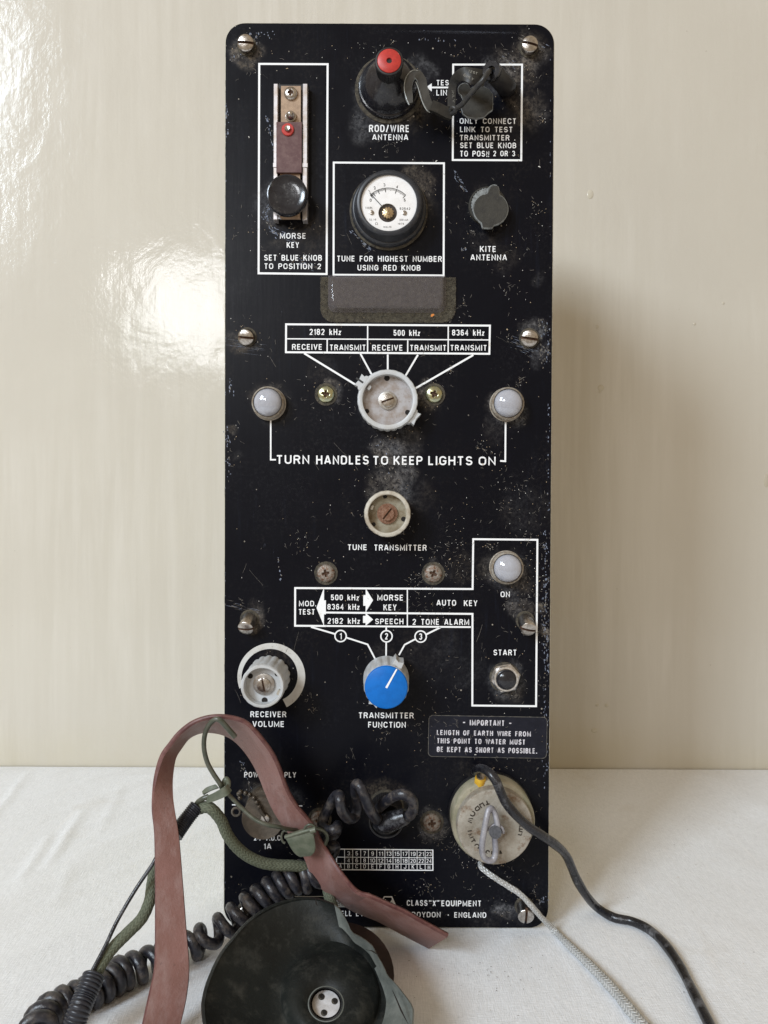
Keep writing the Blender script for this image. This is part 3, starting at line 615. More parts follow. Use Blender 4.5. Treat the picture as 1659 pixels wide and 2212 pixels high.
def stroke_text(t, W_, H_, sw=.185, gap=.17):
    s = sw * H_; g = gap; sumw = sum(GL[c][0] for c in t); nI = sum(1 for c in t if GL[c][0] == 0); n = len(t)
    k = (W_ - nI * s) / max(sumw * H_ + g * H_ * (n - 1), 1e-9) if (sumw or n > 1) else 1
    V, Fc = [], []; x = -W_ / 2; li = 0
    for c in t:
        w, paths = GL[c]; ow = w * k * H_ if w else s
        ss = min(s, ow * .36) if w else s
        for p in paths:
            Q = [Vector((x + ss / 2 + q[0] * (ow - ss) if w else x + s / 2, -H_ / 2 + s / 2 + min(max(q[1], -s / 2 / (H_ - s)), 1 + s / 2 / (H_ - s)) * (H_ - s))) for q in p]
            strip(Q, max(ss, s * .8) if w else s, li * .000004, V, Fc); li = (li + 1) % 6
        x += ow + g * k * H_
    return V, Fc
def text(s, x0, x1, y0, y1, h=None, m='print', parent=None, bold=None, space=1.12, rot=0.0, name='lettering', sw=.16):
    h = next_h() if h is None else h
    a, b = P(x0, (y0 + y1) / 2, h), P(x1, (y0 + y1) / 2, h); c = P((x0 + x1) / 2, y1, h); d = P((x0 + x1) / 2, y0, h)
    w, hh = (b - a).length, (d - c).length; ctr = (a + b) / 2
    if all(ch in GL for ch in s): V, Fc = stroke_text(s, w, hh, sw)
    else:
        V, Fc = text_mesh(s, 0.0, 1.0); ax, bx = min(v[0] for v in V), max(v[0] for v in V); ay, by = min(v[1] for v in V), max(v[1] for v in V)
        V = [((v[0] - (ax + bx) / 2) / (bx - ax) * w, (v[1] - (ay + by) / 2) / (by - ay) * hh, 0) for v in V]
    return mesh(name, V, Fc, m, parent or panel, Matrix.Translation((ctr.x, -h * MM, ctr.z)) @ FRB @ Matrix.Rotation(rot, 4, 'Z'), False)
# crops of the photograph: (x origin, y origin, scale) in the 1659 x 2212 grid
CR = dict(A=(471.8, 32.9, .2315), B=(713.2, 32.9, .3108), C=(537.6, 329.2, .2579), D=(932.6, 329.2, .1786), E=(471.8, 680.3, .2315), F=(822.9, 680.3, .2315),
          G=(603.5, 1031.4, .2645), H=(932.6, 1141.1, .1786), I=(471.8, 1283.7, .2976), J=(307.2, 1514.2, .2645), K=(636.4, 1623.9, .2315), L=(899.7, 1514.2, .2315),
          M=(0, 1755.5, .2645), N=(384.0, 1810.4, .3638), O=(932.6, 1755.5, .3968), Q=(877.8, 54.9, .2116))
def g(k, x, y): a = CR[k]; return (a[0] + x * a[2], a[1] + y * a[2])
def T(k, s, x0, x1, y0, y1, **kw):
    a = g(k, x0, y0); b = g(k, x1, y1); return text(s, a[0], b[0], a[1], b[1], **kw)
for a in [('B', 'ROD/WIRE', 270, 550, 762, 812), ('B', 'ANTENNA', 292, 543, 828, 868), ('B', 'TEST', 738, 856, 450, 488), ('B', 'LINK', 738, 850, 518, 558),
          ('B', 'ONLY CONNECT', 900, 1293, 716, 755), ('B', 'LINK TO TEST', 903, 1268, 775, 813), ('B', 'TRANSMITTER .', 901, 1286, 832, 870),
          ('B', 'SET BLUE KNOB', 903, 1293, 885, 924), ('B', 'TO POS', 902, 1076, 942, 982), ('B', 'N', 1085, 1105, 945, 972), ('B', '2 OR 3', 1133, 1285, 942, 980),
          ('C', 'MORSE', 260, 478, 675, 723), ('C', 'KEY', 317, 420, 752, 799), ('C', 'SET BLUE KNOB', 128, 612, 858, 907), ('C', 'TO POSITION 2', 128, 604, 930, 977),
          ('C', 'TUNE FOR HIGHEST NUMBER', 737, 1617, 867, 915), ('C', 'USING RED KNOB', 910, 1438, 943, 990), ('D', 'KITE', 583, 778, 1133, 1203), ('D', 'ANTENNA', 468, 910, 1235, 1306),
          ('E', '2182 kHz', 850, 1145, 130, 187), ('E', 'RECEIVE', 687, 968, 272, 325), ('E', 'TRANSMIT', 1038, 1375, 277, 330), ('E', 'RECEIVE', 1435, 1720, 279, 333),
          ('F', '500 kHz', 117, 365, 140, 195), ('F', 'TRANSMIT', 270, 610, 280, 333), ('F', '8364 kHz', 663, 965, 137, 193), ('F', 'TRANSMIT', 647, 988, 280, 333),
          ('G', 'TUNE', 557, 715, 547, 593), ('G', 'TRANSMITTER', 773, 1203, 549, 597), ('G', 'MOD.', 160, 300, 1007, 1052), ('G', 'TEST', 157, 290, 1075, 1120),
          ('G', '500 kHz', 420, 650, 957, 1003), ('G', '8364 kHz', 392, 655, 1033, 1080), ('G', '2182 kHz', 393, 658, 1148, 1195), ('G', 'MORSE', 800, 1012, 957, 1005),
          ('G', 'KEY', 850, 957, 1037, 1085), ('G', 'SPEECH', 782, 1013, 1153, 1198), ('G', '2 TONE ALARM', 1087, 1550, 1156, 1204), ('G', 'AUTO', 1283, 1443, 1000, 1047),
          ('G', 'KEY', 1507, 1617, 1003, 1050), ('H', 'ON', 833, 945, 765, 833), ('H', 'START', 747, 1027, 1468, 1537), ('I', 'RECEIVER', 232, 493, 850, 892),
          ('I', 'VOLUME', 247, 478, 921, 963), ('I', 'TRANSMITTER', 1017, 1418, 858, 900), ('I', 'FUNCTION', 1087, 1360, 926, 968), ('J', 'POWER SUPPLY', 833, 1257, 580, 625),
          ('J', '24 V.D.C.', 912, 1145, 1095, 1140), ('J', '1A', 993, 1055, 1163, 1210)]:
    T(a[0], a[1], *a[2:], space=1.16 if len(a[1]) > 3 else 1.1)

for a in [('E', 'TURN', 540, 848, 1308, 1390), ('E', 'HANDLES', 912, 1403, 1312, 1395), ('E', 'TO', 1440, 1583, 1316, 1398), ('F', 'KEEP', 118, 388, 1317, 1399), ('F', 'LIGHTS', 442, 853, 1318, 1402), ('F', 'ON', 912, 1070, 1322, 1403)]:
    T(a[0], a[1], *a[2:], sw=.165)
for s, x0, x1, y0, y1 in (('CLASS', 1047, 1240, 1384, 1438), ('X', 1288, 1318, 1388, 1440), ('EQUIPMENT', 1370, 1742, 1388, 1442), ('CROYDON', 1047, 1362, 1494, 1545), ('ENGLAND', 1490, 1788, 1498, 1549), ('SNELL', 345, 535, 1484, 1533), ('LTD', 573, 690, 1487, 1535)):
    T('K', s, x0, x1, y0, y1, space=1.12)

# ---- printing: lines (mitred strips) ----
def line(pts, w, closed=False, m='print', h=None, parent=None, name='printed_line', lift=None):
    h = next_h() if h is None else h
    Q = [P(x, y, h) for x, y in pts]; Q = [Vector((q.x, q.z)) for q in Q]; ww = w * px(1) / 2; n = len(Q); L, Rr = [], []
    for i in range(n):
        a = Q[i - 1] if (i > 0 or closed) else None; c = Q[(i + 1) % n] if (i < n - 1 or closed) else None; b = Q[i]
        e1 = (b - a).normalized() if a is not None else None; e2 = (c - b).normalized() if c is not None else None
        e1 = e1 if e1 is not None else e2; e2 = e2 if e2 is not None else e1
        n1 = Vector((-e1.y, e1.x)); n2 = Vector((-e2.y, e2.x)); m_ = (n1 + n2).normalized(); k = ww / max(m_.dot(n1), 0.3)
        L.append(b + m_ * k); Rr.append(b - m_ * k)
    V = [(q.x, -h * MM, q.y) for q in L + Rr]; Fc = []
    for i in range(n if closed else n - 1):
        j = (i + 1) % n; Fc.append((i, n + i, n + j, j))
    c = sum((Vector(v) for v in V), Vector()) / len(V)
    return mesh(name, V, Fc, m, parent or panel, Matrix.Translation(c), False, world=True)
def Ln(k, pts, w, **kw): return line([g(k, *p) for p in pts], w, **kw)
line([(560, 138), (707.7, 138.7), (705.5, 592), (558.6, 590.3)], 4.2, True, name='printed_border')
Ln('B', [(855, 343), (1334, 343), (1328, 1008), (852, 1006)], 4.0, closed=True, name='printed_border')
Ln('C', [(711, 85), (1634, 91), (1631, 1031), (709, 1025)], 4.0, closed=True, name='printed_border')
Ln('B', [(705, 502), (850, 502)], 3.6)
def fill(pts, k=None, m='print', name='printed_arrow', h=None, parent=None):
    h = next_h() if h is None else h
    if k: pts = [g(k, *p) for p in pts]
    V = [P(x, y, h) for x, y in pts]; c = sum(V, Vector()) / len(V)
    return mesh(name, V, [list(range(len(V)))], m, parent or panel, Matrix.Translation(c), False, world=True)
for x in (1258, 1272, 1330, 1344): fill([(x - 4, 1398), (x + 4, 1398), (x + 4, 1386), (x - 4, 1386)], 'K', name='printed_mark')
fill([(1429, 1528), (1438, 1528), (1438, 1518), (1429, 1518)], 'K', name='printed_mark')
for x in (1086, 1098): fill([(x, 984), (x + 6, 984), (x + 6, 977), (x, 977)], 'B', name='printed_mark')
fill([(668, 499), (706, 530), (706, 473)], 'B')
# frequency table
line([(618, 700.5), (1058.3, 703.4), (1057, 764.3), (617.6, 760.8)], 4.0, True, name='printed_border')
line([(620, 731.8), (1056, 734.3)], 2.4)
for x, a, b in ((706.8, 733.5, 759.5), (794.2, 704, 760), (880.8, 735, 761), (968.3, 705, 762)): line([(x, a), (x - 0.2, b)], 2.6)
Ln('E', [(800, 358), (1278, 650)], 4.0); Ln('E', [(1325, 362), (1435, 565)], 3.6); Ln('E', [(1580, 368), (1580, 525)], 3.6)
Ln('F', [(345, 372), (222, 580)], 3.8); Ln('F', [(862, 374), (310, 692)], 4.0)
Ln('E', [(488, 980), (488, 1351), (537, 1351)], 3.2); Ln('F', [(1163, 1000), (1160, 1365), (1112, 1362)], 3.6)
# lower diagram
Gp = lambda x, y: g('G', x, y); Hp = lambda x, y: g('H', x, y)
line([Gp(380, 1213), Gp(128, 1211), Gp(129, 903), Gp(1578, 911), Hp(502, 132), Hp(1278, 140), Hp(1262, 2152), Hp(491, 2144), Hp(493, 1036), Gp(380, 1103)], 4.0, name='printed_border')
line([Gp(382, 1213), (1017, 1354.6)], 3.6)
Ln('G', [(1045, 914), (1045, 1216)], 2.4); Ln('G', [(1045, 1107), (1044, 1108)], 1)
line([Gp(362, 908), Gp(361, 1210)], 1.6); line([Gp(708, 908), Gp(707, 1212)], 1.6)
fill([(303, 1065), (362, 1207), (362, 1118), (380, 1118), (380, 1003), (362, 1003), (362, 906)], 'G')
fill([(765, 1003), (705, 906), (705, 960), (685, 960), (685, 1048), (705, 1048), (705, 1098)], 'G')
fill([(765, 1160), (705, 1107), (705, 1130), (683, 1130), (683, 1188), (705, 1188), (705, 1211)], 'G')
def ring(cx, cy, r, w, name='printed_ring', m='print', h=None, a0=0, a1=360, w1=None, n=40):
    h = next_h() if h is None else h; V = []; Fc = []
    for i in range(n + 1):
        t = i / n; a = R(a0 + (a1 - a0) * t); ww = w + ((w1 - w) * t if w1 is not None else 0)
        V.append(P(cx + r * math.cos(a), cy - r * math.sin(a), h)); V.append(P(cx + (r - ww) * math.cos(a), cy - (r - ww) * math.sin(a), h))
    for i in range(n): Fc.append((2 * i, 2 * i + 1, 2 * i + 3, 2 * i + 2))
    return mesh(name, V, Fc, m, panel, Matrix.Translation(P(cx, cy, h)), False, world=True)
for s, x, y in (('1', 887, 303), ('2', 1220, 305), ('3', 1468, 307)):
    c = g('I', x, y); ring(c[0], c[1], 13.6, 2.8); dx = 2.2 if s == '1' else 3.3
    text(s, c[0] - dx, c[0] + dx, c[1] - 7, c[1] + 7)
Ln('I', [(672, 237), (845, 288)], 3.6); Ln('I', [(930, 315), (1083, 364), (1137, 468)], 3.4); Ln('I', [(1218, 240), (1218, 260)], 3.2)
Ln('I', [(1218, 349), (1217, 450)], 3.2); Ln('I', [(1612, 240), (1510, 291)], 3.6); Ln('I', [(1430, 325), (1352, 366), (1310, 442)], 3.4)
c = g('I', 384, 600); ring(c[0], c[1], 73.2, 8, a0=200, a1=60, w1=14, n=50, name='volume_scale', m='scale'); ring(c[0], c[1], 73.2, 14, a0=59.6, a1=-63, w1=19, n=50, name='volume_scale', m='scale')
Ln('J', [(733, 848), (800, 848)], 2.6); Ln('J', [(1262, 857), (1308, 857)], 2.6)
# contact grid with numbers
xs = [391, 466, 542, 617, 689, 766, 842, 918, 993, 1067, 1143, 1218, 1290]
def ky(x, y): return y + (x - 391) / 900 * 8
Ln('K', [(xs[0], 908), (xs[-1], 917), (xs[-1], 1106), (xs[0], 1100)], 2.2, closed=True, name='printed_border')
for yy in (983, 1043): Ln('K', [(xs[0] + 4, yy), (xs[-1] - 4, yy + 7)], 1.3)
for x in xs[1:-1]: Ln('K', [(x, ky(x, 913)), (x, ky(x, 1097))], 1.2)
for r_, row in enumerate((['', '3', '5', '7', '9', '11', '13', '15', '17', '19', '21', '23'], ['', '4', '6', '8', '10', '12', '14', '16', '18', '20', '22', '24'], list('ABCDEFGHJKLM'))):
    ya = (928, 993, 1048)[r_]
    for i, s in enumerate(row):
        if not s: continue
        xc = (xs[i] + xs[i + 1]) / 2; w = 24 if len(s) == 1 else 48
        if s in ('11',): w = 40
        T('K', s, xc - w / 2, xc + w / 2, ky(xc, ya), ky(xc, ya + 38), sw=.13)
# emblem: open trapezoid with two peaks
Ln('K', [(806, 1412), (838, 1353), (906, 1354), (955, 1464)], 2.6, name='printed_emblem'); Ln('K', [(826, 1424), (848, 1386), (868, 1424)], 2.4, name='printed_emblem')
Ln('K', [(888, 1424), (908, 1388), (940, 1450)], 2.4, name='printed_emblem')
# serial plate under the strap
c0, c1 = g('K', 385, 1368), g('K', 560, 1450)
fill([(c0[0], c1[1]), (c1[0], c1[1]), (c1[0], c0[1]), (c0[0], c0[1])], None, 'serial', 'serial_plate', 0.3)
T('K', '80', 398, 460, 1395, 1438, m='stamp', h=0.4, sw=.1)
Ln('K', [(0, 1350), (385, 1350)], 1.2, m='edge')
# sticker
s0, s1 = g('L', 108, 128), g('L', 1220, 540); sc0 = ((s0[0] + s1[0]) / 2, (s0[1] + s1[1]) / 2)
SM = Matrix.Translation(P(*sc0)) @ FRB @ Matrix.Rotation(R(-0.75), 4, 'Z')
poly_extrude('sticker', rrect(px(s1[0] - s0[0]), px(s1[1] - s0[1] - 5), 2.6 * MM, 6), 0.02 * MM, 0.22 * MM, ['sticker_edge'], panel, SM)
poly_extrude('sticker', rrect(px(s1[0] - s0[0] - 2.4), px(s1[1] - s0[1] - 7.4), 2.4 * MM, 6), 0.22 * MM, 0.26 * MM, ['sticker'], panel, SM)
for s, x0, x1, y0, y1 in (('– IMPORTANT –', 428, 890, 178, 231), ('LENGTH OF EARTH WIRE FROM', 190, 1068, 277, 325), ('THIS POINT TO WATER MUST', 190, 1015, 353, 402), ('BE KEPT AS SHORT AS POSSIBLE.', 190, 1125, 433, 484)):
    T('L', s, x0, x1, y0, y1, m='sticker_print', h=0.36, rot=R(-0.75), sw=.2)
# ---- captive screws ----
def captive(hx, hy, hh, bx, by, r, ang, hub=True, mats=('steel', 'slot')):
    a = P(bx, by, 0); b = P(hx, hy, hh); ax = b - a
    z = ax.normalized(); xx = Vector((1, 0, 0)); yy = z.cross(xx).normalized(); xx = yy.cross(z)
    B = Matrix(((xx.x, yy.x, z.x, 0), (xx.y, yy.y, z.y, 0), (xx.z, yy.z, z.z, 0), (0, 0, 0, 1)))
    rm = px(r, hh); L = ax.length
    M = Matrix.Translation(a) @ B @ Matrix.Rotation(ang, 4, 'Z')
    s = slotted('captive_screw', radio, M, rm, L - rm * 0.12, rm * 0.28, mats, w=rm * 0.30, dep=rm * 0.35)
    M0 = Matrix.Translation(P(bx, by, 0)) @ FRB
    lobj('collar', [(rm * 1.22, 0), (rm * 1.22, 0.5 * MM), (rm * 1.02, 0.9 * MM)], 'grime', s, M0, 28)
    return s
captive(530, 92, 5.5, 533, 100, 17.2, R(-3)); captive(1145, 94.5, 6, 1142, 105, 17, R(-14)); captive(530, 729, 4, 534, 728, 17.0, R(-4))
captive(1143.4, 731, 3.5, 1143, 731, 18.2, R(-8)); captive(530, 1358, 8, 539, 1337, 17, R(4)); captive(1142, 1360, 9, 1134, 1340, 17, R(-14)); captive(1136.5, 1981, 9, 1132, 1957, 17.5, R(88))
captive(530, 1975, 6, 533, 1965, 17, R(10))
# ---- phillips screws ----
for x, y, r, m in ((703.3, 850.5, 19, 'zinc'), (938, 850.7, 19, 'zinc'), (703.5, 1239, 19.8, 'rusty'), (936.5, 1239.5, 19.6, 'rusty'), (933.5, 1780, 20, 'rusty'), (690, 1774, 20, 'rusty')):
    M = base_fr(x, y, 3, random.uniform(-.5, .6))
    s = phillips('pan_screw', radio, M, px(r, 3), 3.0 * MM, (m, 'slot'))
    lobj('screw_washer', [(px(r * 1.28), 0), (px(r * 1.28), .35 * MM), (px(r * 1.0), .6 * MM)], 'grime', s, M, 28)
# ---- indicator lamps ----
def lamp(dx, dy, dr, rr, h):
    M = base_fr(dx, dy, h); R1 = px(rr, h * .5); R2 = px(dr, h)
    o = lobj('indicator_lamp', [(R1 * 1.03, 0), (R1 * 1.03, .8 * MM), (R1 * .98, 1.2 * MM), (R1 * .98, h * .5 * MM), (R1, h * .55 * MM), (R1 * .98, h * .75 * MM), (R1 * .90, h * .86 * MM), (R2 * 1.04, h * .9 * MM), (R2 * 1.0, h * .72 * MM)], 'lampring', radio, M, 64,
             lambda a, k, z: 1 + (0.012 if (k in (2, 3) and int(a * 64 / math.pi / 2) % 2) else 0), False)
    lobj('lens', [(R2 * .995, h * .70 * MM)] + dome(R2 * .99, R2 * .62, h * .80 * MM, 10), 'lens', o, M, 48)
    return o
lamp(577.3, 868.5, 30.3, 35.5, 8.5); lamp(1098.6, 870.5, 30.6, 35.8, 8.5); lamp(1097.5, 1228, 30.4, 35.6, 8.5)
# ---- knobs ----
def flute(n, amp, ks):
    return lambda a, k, z: 1 - amp * (0.5 + 0.5 * math.cos(n * a)) ** 2 if k in ks else 1
def open_knob(name, fx, fy, rf, h, rin, floor_d, washer, screw, ang, nfl, body, floor, scr_mats=('steel', 'slot'), amp=0.035, nub=None, holes=(), wmat='washer', skirt=1.0):
    M = base_fr(fx, fy, h); r = px(rf, h); ri = px(rin, h); hm = h * MM
    prof = [(r * skirt, 0.8 * MM), (r * skirt, hm * .2), (r * .99, hm * .3), (r * 1.0, hm * .55), (r * 1.01, hm * .9), (r * .985, hm * .985), (r * .95, hm), (ri * 1.03, hm), (ri, hm - .3 * MM), (ri * .99, hm - floor_d * MM)]
    o = lobj(name, prof, body, radio, M, 144, lambda a, k, z: 1 - amp * (0.5 + 0.5 * math.cos(nfl * a)) ** 2 * (1 if k < 3 else .6 if k == 3 else .25) if k < 6 else 1, False)
    fl = lobj('knob_floor', [(ri * .995, hm - floor_d * MM), (ri * .5, hm - floor_d * MM + .1 * MM), (1e-5, hm - floor_d * MM + .1 * MM)], floor, o, M, 48)
    z0 = hm - floor_d * MM
    lobj('washer', [(px(washer, h), z0), (px(washer, h), z0 + 1.2 * MM), (px(washer, h) * .9, z0 + 1.4 * MM), (1e-5, z0 + 1.4 * MM)], wmat, o, M, 36)
    slotted('knob_screw', o, M @ Matrix.Translation((0, 0, z0 + 1.3 * MM)) @ Matrix.Rotation(ang, 4, 'Z'), px(screw, h), 1.5 * MM, .5 * MM, scr_mats, w=px(screw, h) * .26, dep=1.0 * MM)
    for (a, rr, hr) in holes:
        cx, cy = rr * ri * math.cos(R(a)), rr * ri * math.sin(R(a))
        V, Fc = lathe([(hr * MM, 0), (1e-5, 0.02 * MM)], 20); mesh('index_hole', V, Fc, 'hole', o, M @ Matrix.Translation((cx, cy, z0 + .16 * MM)))
    if nub:
        for (a, w0, out_, lo, hi) in nub:
            MN = M @ Matrix.Rotation(R(a), 4, 'Z')
            pts = [(r * .93, -w0 * 1.3), (r * 1.03, -w0 * 1.15), (r * 1.06, -w0 * .9), (r * out_, -w0), (r * (out_ - .035), 0), (r * out_, w0), (r * 1.06, w0 * .9), (r * 1.03, w0 * 1.15), (r * .93, w0 * 1.3)]
            poly_extrude('pointer', pts, lo * hm, hi * hm, [body], o, MN, bevel=.3 * MM)
    return o, M
w0 = px(14)
k1, M1 = open_knob('frequency_selector_knob', 837.4, 863, 65, 13, 54.5, 5.5, 20, 14.5, R(20), 26, 'grey', 'knobfloor', amp=0.03, nub=[(146, w0, 1.19, .55, 1.01), (-33, w0, 1.19, .1, .85)], holes=((92, .9, 1.7), (-30, .93, 1.6), (207, .93, 1.4)))
poly_extrude('pointer_mark', [(-.7 * MM, -.4 * MM), (.7 * MM, -.4 * MM), (.7 * MM, .4 * MM), (-.7 * MM, .4 * MM)], 0, .2 * MM, ['dark_print'], k1, M1 @ Matrix.Rotation(R(146), 4, 'Z') @ Matrix.Translation((px(73, 13), 0, 13.1 * MM)) @ Matrix.Diagonal((3.6, 1.4, 1, 1)))
poly_extrude('peg', rrect(1.6 * MM, 2.8 * MM, .6 * MM, 3), 7.4 * MM, 10.5 * MM, ['grey'], k1, M1 @ Matrix.Rotation(R(146), 4, 'Z') @ Matrix.Translation((px(48, 13), 0, 0)))
k2, M2 = open_knob('tuning_knob', 836.8, 1110, 50.3, 17, 41.5, 6, 22.5, 15, R(52), 22, 'cream', 'creamfloor', ('rust', 'slot'), amp=0.03, holes=((-18, .9, 1.5), (98, .92, 1.3), (218, .92, 1.3)), wmat='rust')
poly_extrude('peg', rrect(1.4 * MM, 2.6 * MM, .5 * MM, 3), 10.9 * MM, 14 * MM, ['cream'], k2, M2 @ Matrix.Rotation(R(158), 4, 'Z') @ Matrix.Translation((px(36, 17), 0, 0)))
k3, M3 = open_knob('volume_knob', 566.5, 1483.5, 47.6, 27, 40, 7, 23.5, 15.2, R(-78), 18, 'grey', 'grey', amp=0.05, holes=((150, .88, 1.6), (-88, .9, 1.8), (38, .9, 1.4)), skirt=1.03)
poly_extrude('peg', rrect(1.6 * MM, 3.0 * MM, .5 * MM, 3), 19.8 * MM, 24 * MM, ['cream'], k3, M3 @ Matrix.Rotation(R(-25), 4, 'Z') @ Matrix.Translation((px(37, 27), 0, 0)))
# blue capped knob
MB = base_fr(834.4, 1485.5, 24); rb = px(47.5, 24)
kb = lobj('function_knob', [(rb * 1.10, .8 * MM), (rb * 1.10, 4 * MM), (rb * 1.07, 8 * MM), (rb * 1.04, 20 * MM), (rb * 1.0, 22 * MM), (rb * .9, 22.1 * MM)], 'grey', radio, MB, 144, flute(18, .06, (1, 2, 3)))
lobj('blue_cap', [(rb * .985, 21.5 * MM), (rb * .99, 23 * MM), (rb * .97, 23.7 * MM), (rb * .93, 24 * MM), (1e-5, 24.15 * MM)], 'blue', kb, MB, 64)
for a, out_, lo, hi in ((61, 1.25, .1, .78), (241, 1.27, .03, .4)):
    w0 = px(9.5); r = rb * 1.04
    pts = [(r * .9, -w0 * 1.2), (r * out_, -w0), (r * (out_ - .08), 0), (r * out_, w0), (r * .9, w0 * 1.2)]
    poly_extrude('pointer', pts, lo * 24 * MM, hi * 24 * MM, ['grey'], kb, MB @ Matrix.Rotation(R(a), 4, 'Z'), bevel=.4 * MM)
V = [(-.5 * MM, -.1 * MM, 0), (-.5 * MM, .0 * MM, 0)]
poly_extrude('pointer_line', [(-.1 * MM, -.62 * MM), (rb * .98, -.42 * MM), (rb * .98, .42 * MM), (-.1 * MM, .62 * MM)], 24.16 * MM, 24.3 * MM, ['print'], kb, MB @ Matrix.Rotation(R(61), 4, 'Z'))
# ---- start button ----
M = base_fr(1095, 1470, 9)
o = lobj('start_button', [(px(33), 0), (px(33), .7 * MM), (px(30), 1 * MM)], 'grime', radio, M, 40, None)
hexp = [(px(33.5) * math.cos(R(60 * i + 12)), px(33.5) * math.sin(R(60 * i + 12))) for i in range(6)]
poly_extrude('hexagon_nut', hexp, 1.0 * MM, 4.2 * MM, ['chrome'], o, M, bevel=.9 * MM)
lobj('bush', [(px(27), 4.2 * MM), (px(27), 6 * MM), (px(25.5), 6.4 * MM), (px(22), 6.4 * MM), (px(21.5), 5 * MM)], 'chrome', o, M, 48, None, False)
lobj('push_cap', [(px(21.3), 4.6 * MM), (px(21.2), 8 * MM)] + dome(px(20.5), 2.2 * MM, 8.4 * MM, 6), 'bakelite', o, M, 40)
# ---- antenna insulator with red topped terminal ----
M = base_fr(840.8, 131.5, 31); k = 1
o = lobj('antenna_terminal', [(px(73), 0), (px(73), .8 * MM), (px(70), 1.3 * MM)], 'grime', radio, M, 64)
rr = px(66, 2)
ins = lobj('insulator', [(rr, 1.0 * MM), (rr * 1.0, 3 * MM), (rr * .97, 4.4 * MM), (rr * .93, 4.6 * MM), (rr * .91, 6 * MM), (rr * .86, 9 * MM), (rr * .76, 12 * MM), (rr * .60, 14.8 * MM), (rr * .45, 16.8 * MM), (rr * .36, 18.6 * MM), (rr * .33, 19.4 * MM), (rr * .33, 20.2 * MM), (rr * .26, 20.4 * MM), (rr * .26, 21 * MM)], 'bakelite', o, M, 72)
rk = px(29.5, 31)
kn = lobj('knurled_nut', [(rk * .85, 20.4 * MM), (rk * .97, 20.9 * MM), (rk * .97, 28.6 * MM), (rk * 1.05, 28.9 * MM), (rk * 1.05, 30.2 * MM), (rk * 1.0, 30.9 * MM), (rk * .90, 31 * MM), (rk * .86, 30.6 * MM)], 'black', o, M, 120, lambda a, k, z: 0.965 if (k in (1, 2) and int(a * 60 / math.pi + .01) % 3 == 0) else 1, True)
rd = lobj('red_cap', [(rk * .865, 30.4 * MM), (rk * .86, 31.2 * MM), (rk * .81, 31.5 * MM), (px(6.2, 31), 31.5 * MM), (px(5.8, 31), 31.2 * MM), (px(5.2, 31), 28.0 * MM)], 'red', kn, M, 48, None, False)
lobj('socket_hole', [(px(5.2, 31), 28.2 * MM), (1e-5, 28.2 * MM)], 'hole', kn, M, 20)
# ---- meter ----
M = base_fr(840, 437, 14.5)
o = lobj('tuning_meter', [(px(84), 0), (px(84), 1.2 * MM), (px(80), 1.8 * MM)], 'grime', radio, M, 64)
lobj('meter_housing', [(px(80), 1.0 * MM), (px(79), 5.5 * MM), (px(76), 6.5 * MM), (px(74), 6.6 * MM), (px(73.5, 9), 9 * MM), (px(72, 14), 12.6 * MM), (px(71, 14), 13.6 * MM), (px(67, 14), 14.5 * MM), (px(62.5, 14), 14.5 * MM), (px(60.5, 14), 14.0 * MM), (px(60, 14), 12.5 * MM)], 'bezel', o, M, 80, None, False)
dial = lobj('dial', [(px(60.5, 10), 12.8 * MM), (px(20, 10), 12.8 * MM), (px(19.7, 10), 12.0 * MM)], 'face', o, M, 64, None, False)
lobj('dial_window', [(px(19.9, 10), 11.4 * MM), (1e-5, 11.4 * MM)], 'leather_back', dial, M @ Matrix.Translation((0, 0, 0)), 32)
HB = 11.0
def mp(x, y, h=12.85): p = P(*g('C', x, y), h); return p
# move the dial's centre hole to the pivot: the pivot sits below the middle
me = dial.data
pc = WM[dial.name].inverted() @ mp(1163, 508, 12.4)
for v in me.vertices:
    r = math.hypot(v.co.x, v.co.y)
    if r < px(25, 10): v.co.x += pc.x; v.co.y += pc.y
for ob in [x for x in bpy.data.objects if x.name == 'dial_window']:
    for v in ob.data.vertices: v.co.x += pc.x; v.co.y += pc.y
Mg = Matrix.Translation(mp(1165, 508, 12.8)) @ FRB
lobj('pivot_gear', [(px(12.5, 11), -1.0 * MM), (px(12.5, 11), .5 * MM), (px(9, 11), .9 * MM), (1e-5, .9 * MM)], 'brass', o, Mg, 48, lambda a, k, z: 1 - .14 * (1 if (int(a * 48 / 2 / math.pi + .01) % 4 < 2 and k < 2) else 0))
slotted('pivot_screw', o, Mg @ Matrix.Translation((0, 0, .9 * MM)) @ Matrix.Rotation(R(60), 4, 'Z'), px(4.6, 11), .5 * MM, .2 * MM, ('brass', 'slot'))
for x, y, a in ((1028, 505, 10), (1303, 508, 70)): slotted('dial_screw', o, Matrix.Translation(mp(x, y, 12.82)) @ FRB @ Matrix.Rotation(R(a), 4, 'Z'), px(5, 11), .5 * MM, .2 * MM, ('steel', 'slot'))
def mline(pts, w, name='scale_mark', h=12.9):
    Q = [mp(x, y, h) for x, y in pts]; a, b = Q; e = (b - a).normalized(); nn = Vector((-e.z, 0, e.x)) * (w * px(1, 12) / 2)
    return [a + nn, a - nn, b - nn, b + nn]
V, Fc = [], []
cx, cy, rr = 1165, 512, 217
def ap(t, r): return (cx + r * math.cos(R(t)), cy - r * math.sin(R(t)))
pos = {0: 134, 1: 126, 2: 113.5, 3: 96, 4: 70, 5: 46}
for i in range(44):
    t0 = 46 + i * 2; V += [mp(*ap(t0, rr), 12.88), mp(*ap(t0, rr - 4), 12.88), mp(*ap(t0 + 2, rr - 4), 12.88), mp(*ap(t0 + 2, rr), 12.88)]
